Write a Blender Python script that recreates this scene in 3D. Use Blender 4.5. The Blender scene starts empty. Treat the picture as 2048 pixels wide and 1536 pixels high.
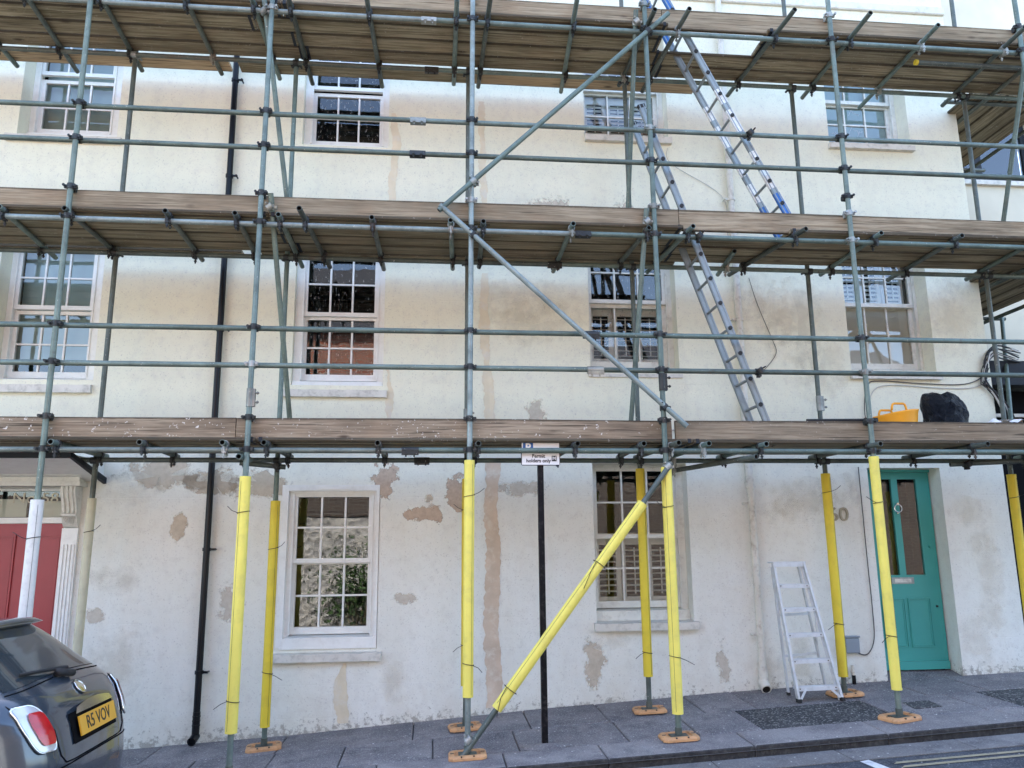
import bpy, math, random
from mathutils import Vector, Matrix, Euler
random.seed(7)
S = bpy.context.scene
COL = S.collection
R = math.radians
# ---------------------------------------------------------------- camera (axes of the camera measured from the facade's vanishing points)
RW = Matrix(((0.99484211, 0.0110177, 0.10083543), (-0.10098342, 0.20133156, 0.97430383), (-0.00956677, -0.97946119, 0.20140572)))
FPX, EYE = 1600.0, 1.6
cam = bpy.data.cameras.new('camera'); cam.sensor_width = 36; cam.lens = 36 * FPX / 2048; cam.clip_end = 400; cam.clip_start = .05
co = bpy.data.objects.new('camera', cam); COL.objects.link(co); S.camera = co
m3 = Matrix([[RW[i][0], -RW[i][1], -RW[i][2]] for i in range(3)])
co.matrix_world = Matrix.Translation((0, 0, EYE)) @ m3.to_4x4()
# ---------------------------------------------------------------- world, sun, exposure
SUN_EL, SUN_AZ = R(46), R(-24)
w = bpy.data.worlds.new('World'); S.world = w; w.use_nodes = True
nt = w.node_tree; bg = nt.nodes['Background']
sky = nt.nodes.new('ShaderNodeTexSky'); sky.sky_type = 'NISHITA'; sky.sun_disc = False
sky.sun_elevation = SUN_EL; sky.sun_rotation = SUN_AZ; sky.dust_density = 2.5; sky.ozone_density = .8; sky.air_density = .9
nt.links.new(sky.outputs[0], bg.inputs[0]); bg.inputs[1].default_value = .15
sl = bpy.data.lights.new('sun', 'SUN'); sl.energy = 3.5; sl.angle = R(.5); sl.color = (1, .975, .935)
so = bpy.data.objects.new('sun', sl); COL.objects.link(so)
so.rotation_euler = Vector((math.sin(SUN_AZ) * math.cos(SUN_EL), math.cos(SUN_AZ) * math.cos(SUN_EL), math.sin(SUN_EL))).to_track_quat('Z', 'Y').to_euler()
so.location = (0, 20, 30)
S.view_settings.view_transform = 'Standard'; S.view_settings.look = 'None'; S.view_settings.gamma = 1; S.view_settings.exposure = 2.98
S.view_settings.use_curve_mapping = False
S.render.engine = 'CYCLES'
try:
    S.cycles.max_bounces = 8; S.cycles.transparent_max_bounces = 16; S.cycles.caustics_reflective = False; S.cycles.caustics_refractive = False
except Exception: pass

# ---------------------------------------------------------------- material helpers
def new_mat(name):
    m = bpy.data.materials.new(name); m.use_nodes = True
    n = m.node_tree.nodes; b = n['Principled BSDF']
    return m, m.node_tree, b
def N(t, kind, **kw):
    n = t.nodes.new(kind)
    for k, v in kw.items():
        if k.startswith('_'): setattr(n, k[1:], v)
        else: n.inputs[k.replace('#', ' ')].default_value = v
    return n
def coords(t, kind='Object', scale=(1, 1, 1), rnd=True):
    if kind == 'World':
        g = t.nodes.new('ShaderNodeNewGeometry'); src = g.outputs['Position']
    else:
        g = t.nodes.new('ShaderNodeTexCoord'); src = g.outputs[kind]
    mp = t.nodes.new('ShaderNodeMapping'); mp.inputs['Scale'].default_value = scale
    t.links.new(src, mp.inputs['Vector'])
    if rnd and kind == 'Object':
        oi = t.nodes.new('ShaderNodeObjectInfo'); mu = N(t, 'ShaderNodeMath', _operation='MULTIPLY'); mu.inputs[1].default_value = 57.3
        t.links.new(oi.outputs['Random'], mu.inputs[0]); t.links.new(mu.outputs[0], mp.inputs['Location'])
    return mp.outputs[0]
def noise(t, vec, scale, detail=4, rough=.55, dist=0):
    n = N(t, 'ShaderNodeTexNoise', Scale=scale, Detail=detail, Roughness=rough, Distortion=dist)
    t.links.new(vec, n.inputs['Vector']); return n.outputs['Fac']
def ramp(t, src, stops):
    r = t.nodes.new('ShaderNodeValToRGB'); e = r.color_ramp.elements
    while len(e) > 1: e.remove(e[0])
    for i, (p, c) in enumerate(stops):
        x = e[0] if i == 0 else e.new(p)
        x.position = p; x.color = (*c, 1) if not isinstance(c, (int, float)) else (c, c, c, 1)
    t.links.new(src, r.inputs[0]); return r.outputs[0]
def mix(t, fac, a, b, mode='MIX'):
    m = t.nodes.new('ShaderNodeMix'); m.data_type = 'RGBA'; m.blend_type = mode
    for i, v in ((0, fac), (6, a), (7, b)):
        if isinstance(v, bpy.types.NodeSocket): t.links.new(v, m.inputs[i])
        elif i == 0: m.inputs[0].default_value = v
        else: m.inputs[i].default_value = (*v, 1)
    return m.outputs[2]
def bump(t, b, src, strength=.3, dist=.01, normal=None):
    n = N(t, 'ShaderNodeBump', Strength=strength, Distance=dist); t.links.new(src, n.inputs['Height'])
    if normal: t.links.new(normal, n.inputs['Normal'])
    t.links.new(n.outputs[0], b.inputs['Normal']); return n.outputs[0]
def simple(name, col, rough=.6, metal=0, var=.12, vscale=6, bmp=0, bscale=60, spec=.4, dirt=None, dirt_amt=.5):
    m, t, b = new_mat(name); v = coords(t)
    c = ramp(t, noise(t, v, vscale), [(.3, tuple(x * (1 - var) for x in col)), (.7, tuple(min(1, x * (1 + var)) for x in col))])
    if dirt: c = mix(t, ramp(t, noise(t, v, vscale * 2.3, 6, .7), [(.5, 0), (.72, dirt_amt)]), c, dirt)
    t.links.new(c, b.inputs['Base Color']); b.inputs['Roughness'].default_value = rough; b.inputs['Metallic'].default_value = metal
    b.inputs['Specular IOR Level'].default_value = spec
    if bmp: bump(t, b, noise(t, v, bscale, 3), bmp, .004)
    return m
# painted stucco: cream, chalky, faint ashlar scoring, blisters and dirt near the ground
def mat_render(name, base, top):
    m, t, b = new_mat(name); v = coords(t, 'World')
    sx = t.nodes.new('ShaderNodeSeparateXYZ'); t.links.new(v, sx.inputs[0])
    big = noise(t, v, .55, 5, .6); fine = noise(t, v, 9, 8, .65); sp = noise(t, v, 70, 3, .6)
    c = mix(t, ramp(t, big, [(.35, 0), (.65, 1)]), base, top)
    zt = N(t, 'ShaderNodeMath', _operation='MULTIPLY_ADD'); t.links.new(big, zt.inputs[0]); zt.inputs[1].default_value = 1.2; t.links.new(sx.outputs[2], zt.inputs[2])
    z5 = N(t, 'ShaderNodeMath', _operation='MULTIPLY'); t.links.new(zt.outputs[0], z5.inputs[0]); z5.inputs[1].default_value = .2
    c = mix(t, ramp(t, z5.outputs[0], [(.55, 0), (.68, .85)]), c, (.80, .775, .60))     # warm light between the decks, painted as cream above the ground storey
    # streaks: noise stretched vertically
    mp = t.nodes.new('ShaderNodeMapping'); mp.inputs['Scale'].default_value = (3.2, 1, .35); t.links.new(v, mp.inputs['Vector'])
    st = noise(t, mp.outputs[0], 1.6, 6, .62)
    c = mix(t, ramp(t, st, [(.5, 0), (.78, .20)]), c, (.58, .54, .44))
    c = mix(t, ramp(t, fine, [(.5, 0), (.70, .32)]), c, (.56, .53, .47))
    c = mix(t, ramp(t, sp, [(.60, 0), (.72, .6)]), c, (.40, .38, .35))
    # splash-back dirt just above the pavement (noise broken)
    hz = N(t, 'ShaderNodeMath', _operation='MULTIPLY_ADD'); t.links.new(sx.outputs[0], hz.inputs[0]); hz.inputs[1].default_value = -.052; hz.inputs[2].default_value = .02
    hh = N(t, 'ShaderNodeMath', _operation='ADD'); t.links.new(sx.outputs[2], hh.inputs[0]); t.links.new(hz.outputs[0], hh.inputs[1])
    dn = noise(t, v, 16, 8, .75)
    nn = N(t, 'ShaderNodeMath', _operation='MULTIPLY_ADD'); t.links.new(hh.outputs[0], nn.inputs[0]); nn.inputs[1].default_value = -1.0; t.links.new(dn, nn.inputs[2])
    c = mix(t, ramp(t, nn.outputs[0], [(.50, 0), (.57, .65)]), c, (.17, .15, .12))
    nn2 = N(t, 'ShaderNodeMath', _operation='MULTIPLY_ADD'); t.links.new(hh.outputs[0], nn2.inputs[0]); nn2.inputs[1].default_value = -.45; t.links.new(noise(t, v, 3, 6, .7), nn2.inputs[2])
    c = mix(t, ramp(t, nn2.outputs[0], [(.34, 0), (.62, .35)]), c, (.56, .50, .39))
    t.links.new(c, b.inputs['Base Color']); b.inputs['Roughness'].default_value = .82; b.inputs['Specular IOR Level'].default_value = .2
    # scored ashlar lines
    br = N(t, 'ShaderNodeTexBrick', Scale=1.0); br.inputs['Mortar Size'].default_value = .004; br.inputs['Brick Width'].default_value = .62; br.inputs['Row Height'].default_value = .305; br.inputs['Mortar Smooth'].default_value = .6
    cx = t.nodes.new('ShaderNodeCombineXYZ'); t.links.new(sx.outputs[0], cx.inputs[0]); t.links.new(sx.outputs[2], cx.inputs[1]); t.links.new(cx.outputs[0], br.inputs['Vector'])
    n1 = N(t, 'ShaderNodeBump', Strength=.22, Distance=.004); n1.invert = True; t.links.new(br.outputs['Fac'], n1.inputs['Height'])
    n2 = N(t, 'ShaderNodeBump', Strength=.5, Distance=.012); t.links.new(noise(t, v, 5, 8, .6), n2.inputs['Height']); t.links.new(n1.outputs[0], n2.inputs['Normal'])
    t.links.new(n2.outputs[0], b.inputs['Normal']); return m
def mat_wood(name, a, bcol, splash=0.0, dark=.5, ax=1):
    m, t, b = new_mat(name)
    v = coords(t, 'Object', (1, 1, 1))
    mp = t.nodes.new('ShaderNodeMapping'); mp.inputs['Scale'].default_value = (.5, 14, 14); t.links.new(v, mp.inputs['Vector'])
    g = noise(t, mp.outputs[0], 3.0, 8, .65, .6)
    mp2 = t.nodes.new('ShaderNodeMapping'); mp2.inputs['Scale'].default_value = (.9, 3, 3); t.links.new(v, mp2.inputs['Vector'])
    big = noise(t, mp2.outputs[0], 1.6, 5)
    c = mix(t, ramp(t, g, [(.42, 0), (.58, 1)]), a, bcol)
    oi = t.nodes.new('ShaderNodeObjectInfo')
    c = mix(t, ramp(t, oi.outputs['Random'], [(0, 0), (1, .55)]), c, tuple(x * .5 for x in bcol))
    c = mix(t, ramp(t, big, [(.46, 0), (.68, .6)]), c, tuple(x * dark for x in a))
    c = mix(t, ramp(t, noise(t, v, 2.2, 3), [(.5, 0), (.75, .35)]), c, (.30, .19, .11))
    # knots
    mk = t.nodes.new('ShaderNodeMapping'); mk.inputs['Scale'].default_value = (2.0, 5.5, 5.5); t.links.new(v, mk.inputs['Vector'])
    vo = N(t, 'ShaderNodeTexVoronoi', Scale=1.0); t.links.new(mk.outputs[0], vo.inputs['Vector'])
    c = mix(t, ramp(t, vo.outputs['Distance'], [(.05, .85), (.14, 0)]), c, (.06, .04, .028))
    mc = t.nodes.new('ShaderNodeMapping'); mc.inputs['Scale'].default_value = (.8, 40, 40); t.links.new(v, mc.inputs['Vector'])
    cr = noise(t, mc.outputs[0], 2.0, 4, .5)
    c = mix(t, ramp(t, cr, [(.60, 0), (.66, .8)]), c, (.04, .03, .022))
    gc = t.nodes.new('ShaderNodeTexCoord'); gs = t.nodes.new('ShaderNodeSeparateXYZ'); t.links.new(gc.outputs['Generated'], gs.inputs[0])
    ed = N(t, 'ShaderNodeMath', _operation='PINGPONG'); t.links.new(gs.outputs[ax], ed.inputs[0]); ed.inputs[1].default_value = .5
    en = N(t, 'ShaderNodeMath', _operation='MULTIPLY_ADD'); t.links.new(noise(t, v, 7, 5, .7), en.inputs[0]); en.inputs[1].default_value = -.12; t.links.new(ed.outputs[0], en.inputs[2])
    c = mix(t, ramp(t, en.outputs[0], [(.0, .75), (.05, 0)]), c, (.045, .035, .025))
    mf = t.nodes.new('ShaderNodeMapping'); mf.inputs['Scale'].default_value = (2.5, 90, 90); t.links.new(v, mf.inputs['Vector'])
    c = mix(t, ramp(t, noise(t, mf.outputs[0], 1.5, 3, .6), [(.5, 0), (.7, .45)]), c, (.07, .055, .04))
    if splash:
        vs = noise(t, v, 34, 4, .6); vb = noise(t, v, 2.0, 3)
        s1 = ramp(t, vs, [(.64, 0), (.66, 1)]); s2 = ramp(t, vb, [(.42, 0), (.52, splash)])
        mu = N(t, 'ShaderNodeMath', _operation='MULTIPLY'); t.links.new(s1, mu.inputs[0]); t.links.new(s2, mu.inputs[1])
        c = mix(t, mu.outputs[0], c, (.72, .66, .58))
    t.links.new(c, b.inputs['Base Color']); b.inputs['Roughness'].default_value = .85; b.inputs['Specular IOR Level'].default_value = .15
    bump(t, b, g, .45, .004); return m
def mat_tube(name, col, rust=.25, metal=.55):
    m, t, b = new_mat(name); v = coords(t)
    w_ = coords(t, 'World')
    c = ramp(t, noise(t, w_, 4, 6, .7), [(.3, tuple(x * .62 for x in col)), (.5, col), (.75, tuple(x * 1.35 for x in col))])
    c = mix(t, ramp(t, noise(t, w_, 30, 5, .7), [(.55, 0), (.7, .5)]), c, tuple(x * .5 for x in col))
    c = mix(t, ramp(t, noise(t, w_, 2.3, 4, .6), [(.60, 0), (.74, rust)]), c, (.17, .09, .05))
    c = mix(t, ramp(t, noise(t, w_, 55, 2), [(.70, 0), (.73, .7)]), c, (.62, .60, .54))
    oi = t.nodes.new('ShaderNodeObjectInfo'); c = mix(t, 1.0, c, ramp(t, oi.outputs['Random'], [(0, (.62, .60, .55)), (.35, (.85, .88, .84)), (.7, (1, 1, 1)), (1, (1.0, .93, .80))]), 'MULTIPLY')
    c = mix(t, ramp(t, noise(t, w_, 9, 4, .7), [(.66, 0), (.72, .6)]), c, (.10, .07, .05))
    t.links.new(c, b.inputs['Base Color']); b.inputs['Metallic'].default_value = metal
    r = ramp(t, noise(t, w_, 14, 4), [(.3, .42), (.7, .7)]); t.links.new(r, b.inputs['Roughness'])
    bump(t, b, noise(t, w_, 60, 3), .15, .002); return m
def mat_glass(name, tint=(.92, .96, .95), dirt=0.0, boost=1.6):
    m, t, b = new_mat(name); t.nodes.remove(b); out = t.nodes['Material Output']
    tr = N(t, 'ShaderNodeBsdfTransparent'); tr.inputs[0].default_value = (*tint, 1)
    gl = N(t, 'ShaderNodeBsdfGlossy', Roughness=.012)
    v = coords(t, 'World')
    nb = N(t, 'ShaderNodeBump', Strength=.05, Distance=.02); t.links.new(noise(t, v, 2.6, 2), nb.inputs['Height']); t.links.new(nb.outputs[0], gl.inputs['Normal'])
    fr = N(t, 'ShaderNodeFresnel', IOR=1.5)
    mu = N(t, 'ShaderNodeMath', _operation='MULTIPLY', _use_clamp=True); mu.inputs[1].default_value = boost; t.links.new(fr.outputs[0], mu.inputs[0])
    mx = N(t, 'ShaderNodeMixShader'); t.links.new(mu.outputs[0], mx.inputs[0]); t.links.new(tr.outputs[0], mx.inputs[1]); t.links.new(gl.outputs[0], mx.inputs[2])
    last = mx
    if dirt:
        df = N(t, 'ShaderNodeBsdfDiffuse'); df.inputs[0].default_value = (.6, .6, .57, 1)
        mp = t.nodes.new('ShaderNodeMapping'); mp.inputs['Scale'].default_value = (1, 1, .45); t.links.new(v, mp.inputs['Vector'])
        d = ramp(t, noise(t, mp.outputs[0], 55, 3, .6), [(.60, 0), (.68, dirt)])
        m2 = N(t, 'ShaderNodeMixShader'); t.links.new(d, m2.inputs[0]); t.links.new(mx.outputs[0], m2.inputs[1]); t.links.new(df.outputs[0], m2.inputs[2]); last = m2
    t.links.new(last.outputs[0], out.inputs[0]); return m
def mat_patch(name, col, edge=.10, strength=.9, nscale=5):
    """a filler or damp patch: its own outline, thinning out at the edges"""
    m, t, b = new_mat(name); out = t.nodes['Material Output']
    tc = t.nodes.new('ShaderNodeTexCoord'); mp = t.nodes.new('ShaderNodeMapping'); mp.inputs['Location'].default_value = (-1.35, 0, -1.35); mp.inputs['Scale'].default_value = (2.7, 0, 2.7)
    t.links.new(tc.outputs['Generated'], mp.inputs['Vector'])
    ln = N(t, 'ShaderNodeVectorMath', _operation='LENGTH'); t.links.new(mp.outputs[0], ln.inputs[0])
    v = coords(t, 'World'); ns = noise(t, v, nscale, 6, .65)
    ad = N(t, 'ShaderNodeMath', _operation='MULTIPLY_ADD'); t.links.new(ns, ad.inputs[0]); ad.inputs[1].default_value = 3.0; t.links.new(ln.outputs['Value'], ad.inputs[2])
    a = ramp(t, ad.outputs[0], [(0, 0), (1, 1)])
    mr = N(t, 'ShaderNodeMapRange'); t.links.new(ad.outputs[0], mr.inputs[0]); mr.inputs[1].default_value = 2.28 - edge; mr.inputs[2].default_value = 2.28 + edge; mr.inputs[3].default_value = strength; mr.inputs[4].default_value = 0
    c = ramp(t, noise(t, v, 22, 6, .65), [(.3, tuple(x * .82 for x in col)), (.7, tuple(x * 1.12 for x in col))])
    t.links.new(c, b.inputs['Base Color']); b.inputs['Roughness'].default_value = .9; b.inputs['Specular IOR Level'].default_value = .1
    tr = N(t, 'ShaderNodeBsdfTransparent'); mx = N(t, 'ShaderNodeMixShader')
    t.links.new(mr.outputs[0], mx.inputs[0]); t.links.new(tr.outputs[0], mx.inputs[1]); t.links.new(b.outputs[0], mx.inputs[2]); t.links.new(mx.outputs[0], out.inputs[0])
    return m
def mat_ground(name, a, bc, fleck, fscale=90, famt=.6, rough=.85, bs=.5, bscale=80, big=1.2, wetdark=.65, rnd=.4):
    m, t, b = new_mat(name); v = coords(t, 'World')
    c = mix(t, ramp(t, noise(t, v, big * 2, 6, .6), [(.40, 0), (.60, 1)]), a, bc)
    oi = t.nodes.new('ShaderNodeObjectInfo'); c = mix(t, ramp(t, oi.outputs['Random'], [(0, 0), (1, rnd)]), c, tuple(x * .62 for x in a))
    c = mix(t, ramp(t, noise(t, v, 3.5, 8, .72), [(.50, 0), (.64, wetdark)]), c, (a[0] * .42, a[1] * .42, a[2] * .48))
    c = mix(t, ramp(t, noise(t, v, 28, 6, .75), [(.54, 0), (.68, .35)]), c, tuple(x * 1.5 for x in a))
    vo = N(t, 'ShaderNodeTexVoronoi', Scale=fscale); t.links.new(v, vo.inputs['Vector'])
    vc = t.nodes.new('ShaderNodeSeparateColor'); t.links.new(vo.outputs['Color'], vc.inputs[0])
    f1 = ramp(t, vc.outputs[0], [(.72, 0), (.95, famt)])
    c = mix(t, f1, c, fleck)
    # stray light chips of paint and grit
    v2 = N(t, 'ShaderNodeTexVoronoi', Scale=11, Randomness=1.0); t.links.new(v, v2.inputs['Vector'])
    nz = noise(t, v, 60, 2); 
    ad = N(t, 'ShaderNodeMath', _operation='MULTIPLY_ADD'); t.links.new(nz, ad.inputs[0]); ad.inputs[1].default_value = .10; t.links.new(v2.outputs['Distance'], ad.inputs[2])
    c = mix(t, ramp(t, ad.outputs[0], [(.125, .85), (.15, 0)]), c, (.6, .57, .52))
    t.links.new(c, b.inputs['Base Color']); b.inputs['Roughness'].default_value = rough; b.inputs['Specular IOR Level'].default_value = .25
    bump(t, b, noise(t, v, bscale, 5, .7), bs, .006); return m

M_ = {}
M_['wall58'] = mat_render('stucco_cream', (.745, .735, .64), (.80, .79, .725))
M_['wall60'] = mat_render('stucco_offwhite', (.73, .72, .64), (.80, .795, .735))
M_['wallfar'] = simple('stucco_far', (.68, .62, .48), .85, bmp=.3, bscale=12, vscale=1)
M_['white'] = simple('white_gloss_paint', (.78, .78, .74), .38, var=.04, dirt=(.45, .42, .36), dirt_amt=.25)
M_['oldwhite'] = simple('old_white_paint', (.70, .69, .62), .55, var=.06, dirt=(.36, .33, .27), dirt_amt=.5, bmp=.3)
M_['sill'] = simple('painted_stone_sill', (.66, .63, .56), .8, var=.08, dirt=(.30, .28, .24), dirt_amt=.6, bmp=.6, bscale=25)
M_['shutter'] = simple('shutter_paint', (.74, .75, .70), .45, var=.03)
M_['blind'] = simple('roller_blind', (.36, .47, .46), .9, var=.06, vscale=2)
M_['film'] = simple('window_film', (.36, .50, .49), .6, var=.08, vscale=3)
M_['board'] = simple('backed_blind', (.76, .76, .65), .9, var=.05, vscale=3)
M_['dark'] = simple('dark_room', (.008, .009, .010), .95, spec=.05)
M_['glass'] = mat_glass('window_glass', boost=2.6)
M_['dirtyglass'] = mat_glass('splashed_glass', dirt=.35, boost=2.2)
M_['tube'] = mat_tube('galvanised_tube', (.15, .20, .18), metal=.3)
M_['tube2'] = mat_tube('dull_tube', (.105, .125, .112), .4, .3)
M_['tubelight'] = mat_tube('bright_tube', (.24, .285, .27), .1, .4)
M_['bore'] = simple('tube_bore', (.02, .02, .02), .9)
M_['clamp'] = mat_tube('drop_forged_clamp', (.035, .038, .038), .5, .3)
M_['clampl'] = mat_tube('plated_clamp', (.36, .37, .35), .3, .6)
M_['toe'] = mat_wood('toe_board_wood', (.27, .205, .13), (.43, .35, .235), ax=2)
M_['toe1'] = mat_wood('splashed_board_wood', (.27, .195, .13), (.45, .35, .24), splash=.9, ax=2)
M_['toe1b'] = mat_wood('lightly_splashed_board_wood', (.27, .20, .13), (.44, .35, .24), splash=.2, ax=2)
M_['deck'] = mat_wood('deck_board_wood', (.21, .17, .10), (.42, .355, .24), splash=.2)
M_['deckw'] = mat_wood('fresh_board_wood', (.44, .31, .18), (.56, .42, .27), dark=.8)
M_['foam'] = simple('yellow_foam', (.82, .69, .13), .6, var=.05, vscale=2.5, bmp=.2, bscale=26, dirt=(.45, .38, .12), dirt_amt=.4)
M_['foamd'] = simple('yellow_foam_older', (.70, .53, .04), .6, var=.06, vscale=2, bmp=.25, bscale=30, dirt=(.38, .28, .05), dirt_amt=.4)
M_['foamw'] = simple('white_foam', (.70, .69, .64), .6, var=.05, bmp=.3, bscale=30, dirt=(.35, .34, .32), dirt_amt=.5)
M_['foamc'] = simple('cream_foam', (.56, .52, .36), .7, var=.06, bmp=.3, bscale=30, dirt=(.35, .3, .2), dirt_amt=.4)
M_['tie'] = simple('black_cable_tie', (.012, .012, .014), .4)
M_['pad'] = simple('orange_base_pad', (.55, .29, .13), .6, var=.1, dirt=(.22, .14, .08), dirt_amt=.6, bmp=.3)
M_['alu'] = simple('ladder_aluminium', (.27, .30, .30), .5, .45, var=.08, vscale=10, dirt=(.25, .25, .25), dirt_amt=.4)
M_['alup'] = simple('stepladder_aluminium', (.62, .64, .65), .5, .2, var=.06, vscale=8, dirt=(.3, .3, .28), dirt_amt=.4)
M_['bluepaint'] = simple('blue_paint', (.03, .13, .38), .5, .2, dirt=(.3, .33, .35), dirt_amt=.4)
M_['sticker'] = simple('white_sticker', (.75, .75, .72), .5, dirt=(.2, .2, .2), dirt_amt=.5, vscale=14)
M_['rubber'] = simple('black_rubber', (.02, .02, .02), .7)
M_['blackpipe'] = simple('black_pipe_paint', (.005, .006, .008), .35, var=.2, spec=.25)
M_['blackpost'] = simple('black_post_paint', (.004, .004, .006), .5, spec=.15, dirt=(.12, .11, .1), dirt_amt=.3, vscale=9)
M_['greypipe'] = simple('white_painted_iron_pipe', (.66, .63, .55), .6, var=.06, dirt=(.2, .15, .11), dirt_amt=.55, bmp=.4, bscale=20)
M_['lead'] = simple('lead_sheet', (.03, .034, .04), .7, .1, spec=.2)
M_['red'] = simple('red_door_paint', (.33, .032, .04), .35, var=.05)
M_['green'] = simple('green_door_paint', (.055, .32, .28), .38, var=.04, vscale=2)
M_['chrome'] = simple('chrome', (.75, .75, .73), .15, 1, var=.03)
M_['number'] = simple('house_number_paint', (.36, .32, .23), .6)
M_['gold'] = simple('pale_gold_number', (.58, .55, .42), .6)
M_['greybox'] = simple('grey_plastic_box', (.25, .29, .33), .5, var=.04)
M_['cable'] = simple('wall_cable', (.10, .09, .08), .6)
M_['cablew'] = simple('pale_cable', (.5, .48, .44), .6)
M_['tub'] = simple('orange_rubber_tub', (.85, .36, .02), .45, var=.05)
M_['signw'] = simple('sign_white', (.80, .78, .76), .4, var=.02)
M_['signk'] = simple('sign_black', (.015, .015, .018), .5)
M_['signb'] = simple('sign_blue', (.015, .10, .32), .4)
M_['paver'] = mat_ground('paving_stone', (.155, .145, .15), (.235, .215, .21), (.46, .44, .42), 150, .6, bs=.35)
M_['kerb'] = mat_ground('kerb_granite', (.185, .17, .17), (.255, .235, .225), (.48, .45, .42), 160, .4, bs=.3)
M_['mortar'] = simple('joint_mortar', (.075, .07, .065), .95)
M_['tarmac'] = mat_ground('tarmac_patch', (.045, .046, .048), (.07, .07, .07), (.30, .29, .27), 75, .85, bs=1.0, bscale=60)
M_['asphalt'] = mat_ground('asphalt', (.050, .054, .065), (.075, .08, .09), (.24, .24, .24), 110, .4, bs=.7, bscale=90, rnd=0)
M_['kerbshade'] = simple('kerb_face_shade', (.035, .033, .032), .9, var=.4, vscale=12, dirt=(.12, .11, .10), dirt_amt=.6)  # kerb's shadow line painted into its front face colour, mottled with dirt
M_['gutter'] = mat_ground('gutter_concrete', (.17, .16, .155), (.23, .22, .21), (.38, .37, .35), 120, .35)
M_['yline'] = simple('worn_yellow_line', (.30, .26, .17), .8, dirt=(.13, .125, .12), dirt_amt=.9, vscale=9)
M_['wline'] = simple('worn_white_line', (.60, .60, .60), .8, dirt=(.16, .16, .16), dirt_amt=.7, vscale=9)
M_['carp'] = simple('car_paint', (.040, .058, .080), .22, .3, var=.06, vscale=3, dirt=(.10, .10, .11), dirt_amt=.4, spec=.6)
bb = M_['carp'].node_tree.nodes['Principled BSDF']; bb.inputs['Coat Weight'].default_value = .8; bb.inputs['Coat Roughness'].default_value = .06
M_['carglass'] = simple('tinted_car_glass', (.035, .045, .05), .06, .0, var=.1, spec=1.0)
M_['carblack'] = simple('car_seam', (.004, .004, .005), .8, spec=.08)
M_['lampred'] = simple('tail_lamp_red', (.45, .012, .015), .12, spec=.8, var=.25, vscale=14)
M_['lampclr'] = simple('tail_lamp_clear', (.55, .57, .60), .15, .3, spec=.8)
M_['plate'] = simple('number_plate_yellow', (.72, .36, .03), .4, var=.04)
M_['brick'] = None
def mat_brick(nm='red_brick', C1=(.33, .10, .05, 1), C2=(.22, .07, .04, 1), C3=(.27, .245, .21, 1)):
    m, t, b = new_mat(nm); v = coords(t, 'World')
    sx = t.nodes.new('ShaderNodeSeparateXYZ'); t.links.new(v, sx.inputs[0]); cx = t.nodes.new('ShaderNodeCombineXYZ'); t.links.new(sx.outputs[0], cx.inputs[0]); t.links.new(sx.outputs[2], cx.inputs[1])
    br = N(t, 'ShaderNodeTexBrick', Scale=1.0); br.inputs['Mortar Size'].default_value = .011; br.inputs['Brick Width'].default_value = .225; br.inputs['Row Height'].default_value = .075
    br.inputs['Color1'].default_value = C1; br.inputs['Color2'].default_value = C2; br.inputs['Mortar'].default_value = C3
    t.links.new(cx.outputs[0], br.inputs['Vector']); t.links.new(br.outputs['Color'], b.inputs['Base Color']); b.inputs['Roughness'].default_value = .9
    bump(t, b, br.outputs['Fac'], .4, .01); return m
M_['brick'] = mat_brick(); M_['brickd'] = mat_brick('dark_brick', (.085, .06, .045, 1), (.055, .04, .035, 1), (.13, .12, .105, 1))  # second brick in a deeper tone, so the right-hand windows mirror a darker front
def mat_flint():
    m, t, b = new_mat('flint_rubble'); v = coords(t, 'World')
    vo = N(t, 'ShaderNodeTexVoronoi', Scale=8); t.links.new(v, vo.inputs['Vector']); 
    c = ramp(t, vo.outputs['Distance'], [(.1, (.42, .41, .39)), (.5, (.26, .25, .24)), (.62, (.40, .38, .34))])
    sc = t.nodes.new('ShaderNodeSeparateColor'); t.links.new(vo.outputs['Color'], sc.inputs[0])
    c = mix(t, ramp(t, sc.outputs[0], [(.3, 0), (.8, .6)]), c, (.55, .53, .49))
    t.links.new(c, b.inputs['Base Color']); b.inputs['Roughness'].default_value = .8; bump(t, b, vo.outputs['Distance'], .9, .05); return m
M_['flint'] = mat_flint()
M_['slate'] = simple('roof_slate', (.05, .052, .058), .6)
M_['leaf'] = simple('leaf_green', (.05, .10, .025), .6, var=.4, vscale=4)
M_['bag'] = None
def mat_bag():
    m, t, b = new_mat('black_refuse_sack'); v = coords(t)
    b.inputs['Base Color'].default_value = (.004, .006, .011, 1); b.inputs['Specular IOR Level'].default_value = .3; b.inputs['Roughness'].default_value = .32
    bump(t, b, noise(t, v, 14, 6, .65, 2.5), 1.0, .05); return m
M_['bag'] = mat_bag()

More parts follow.
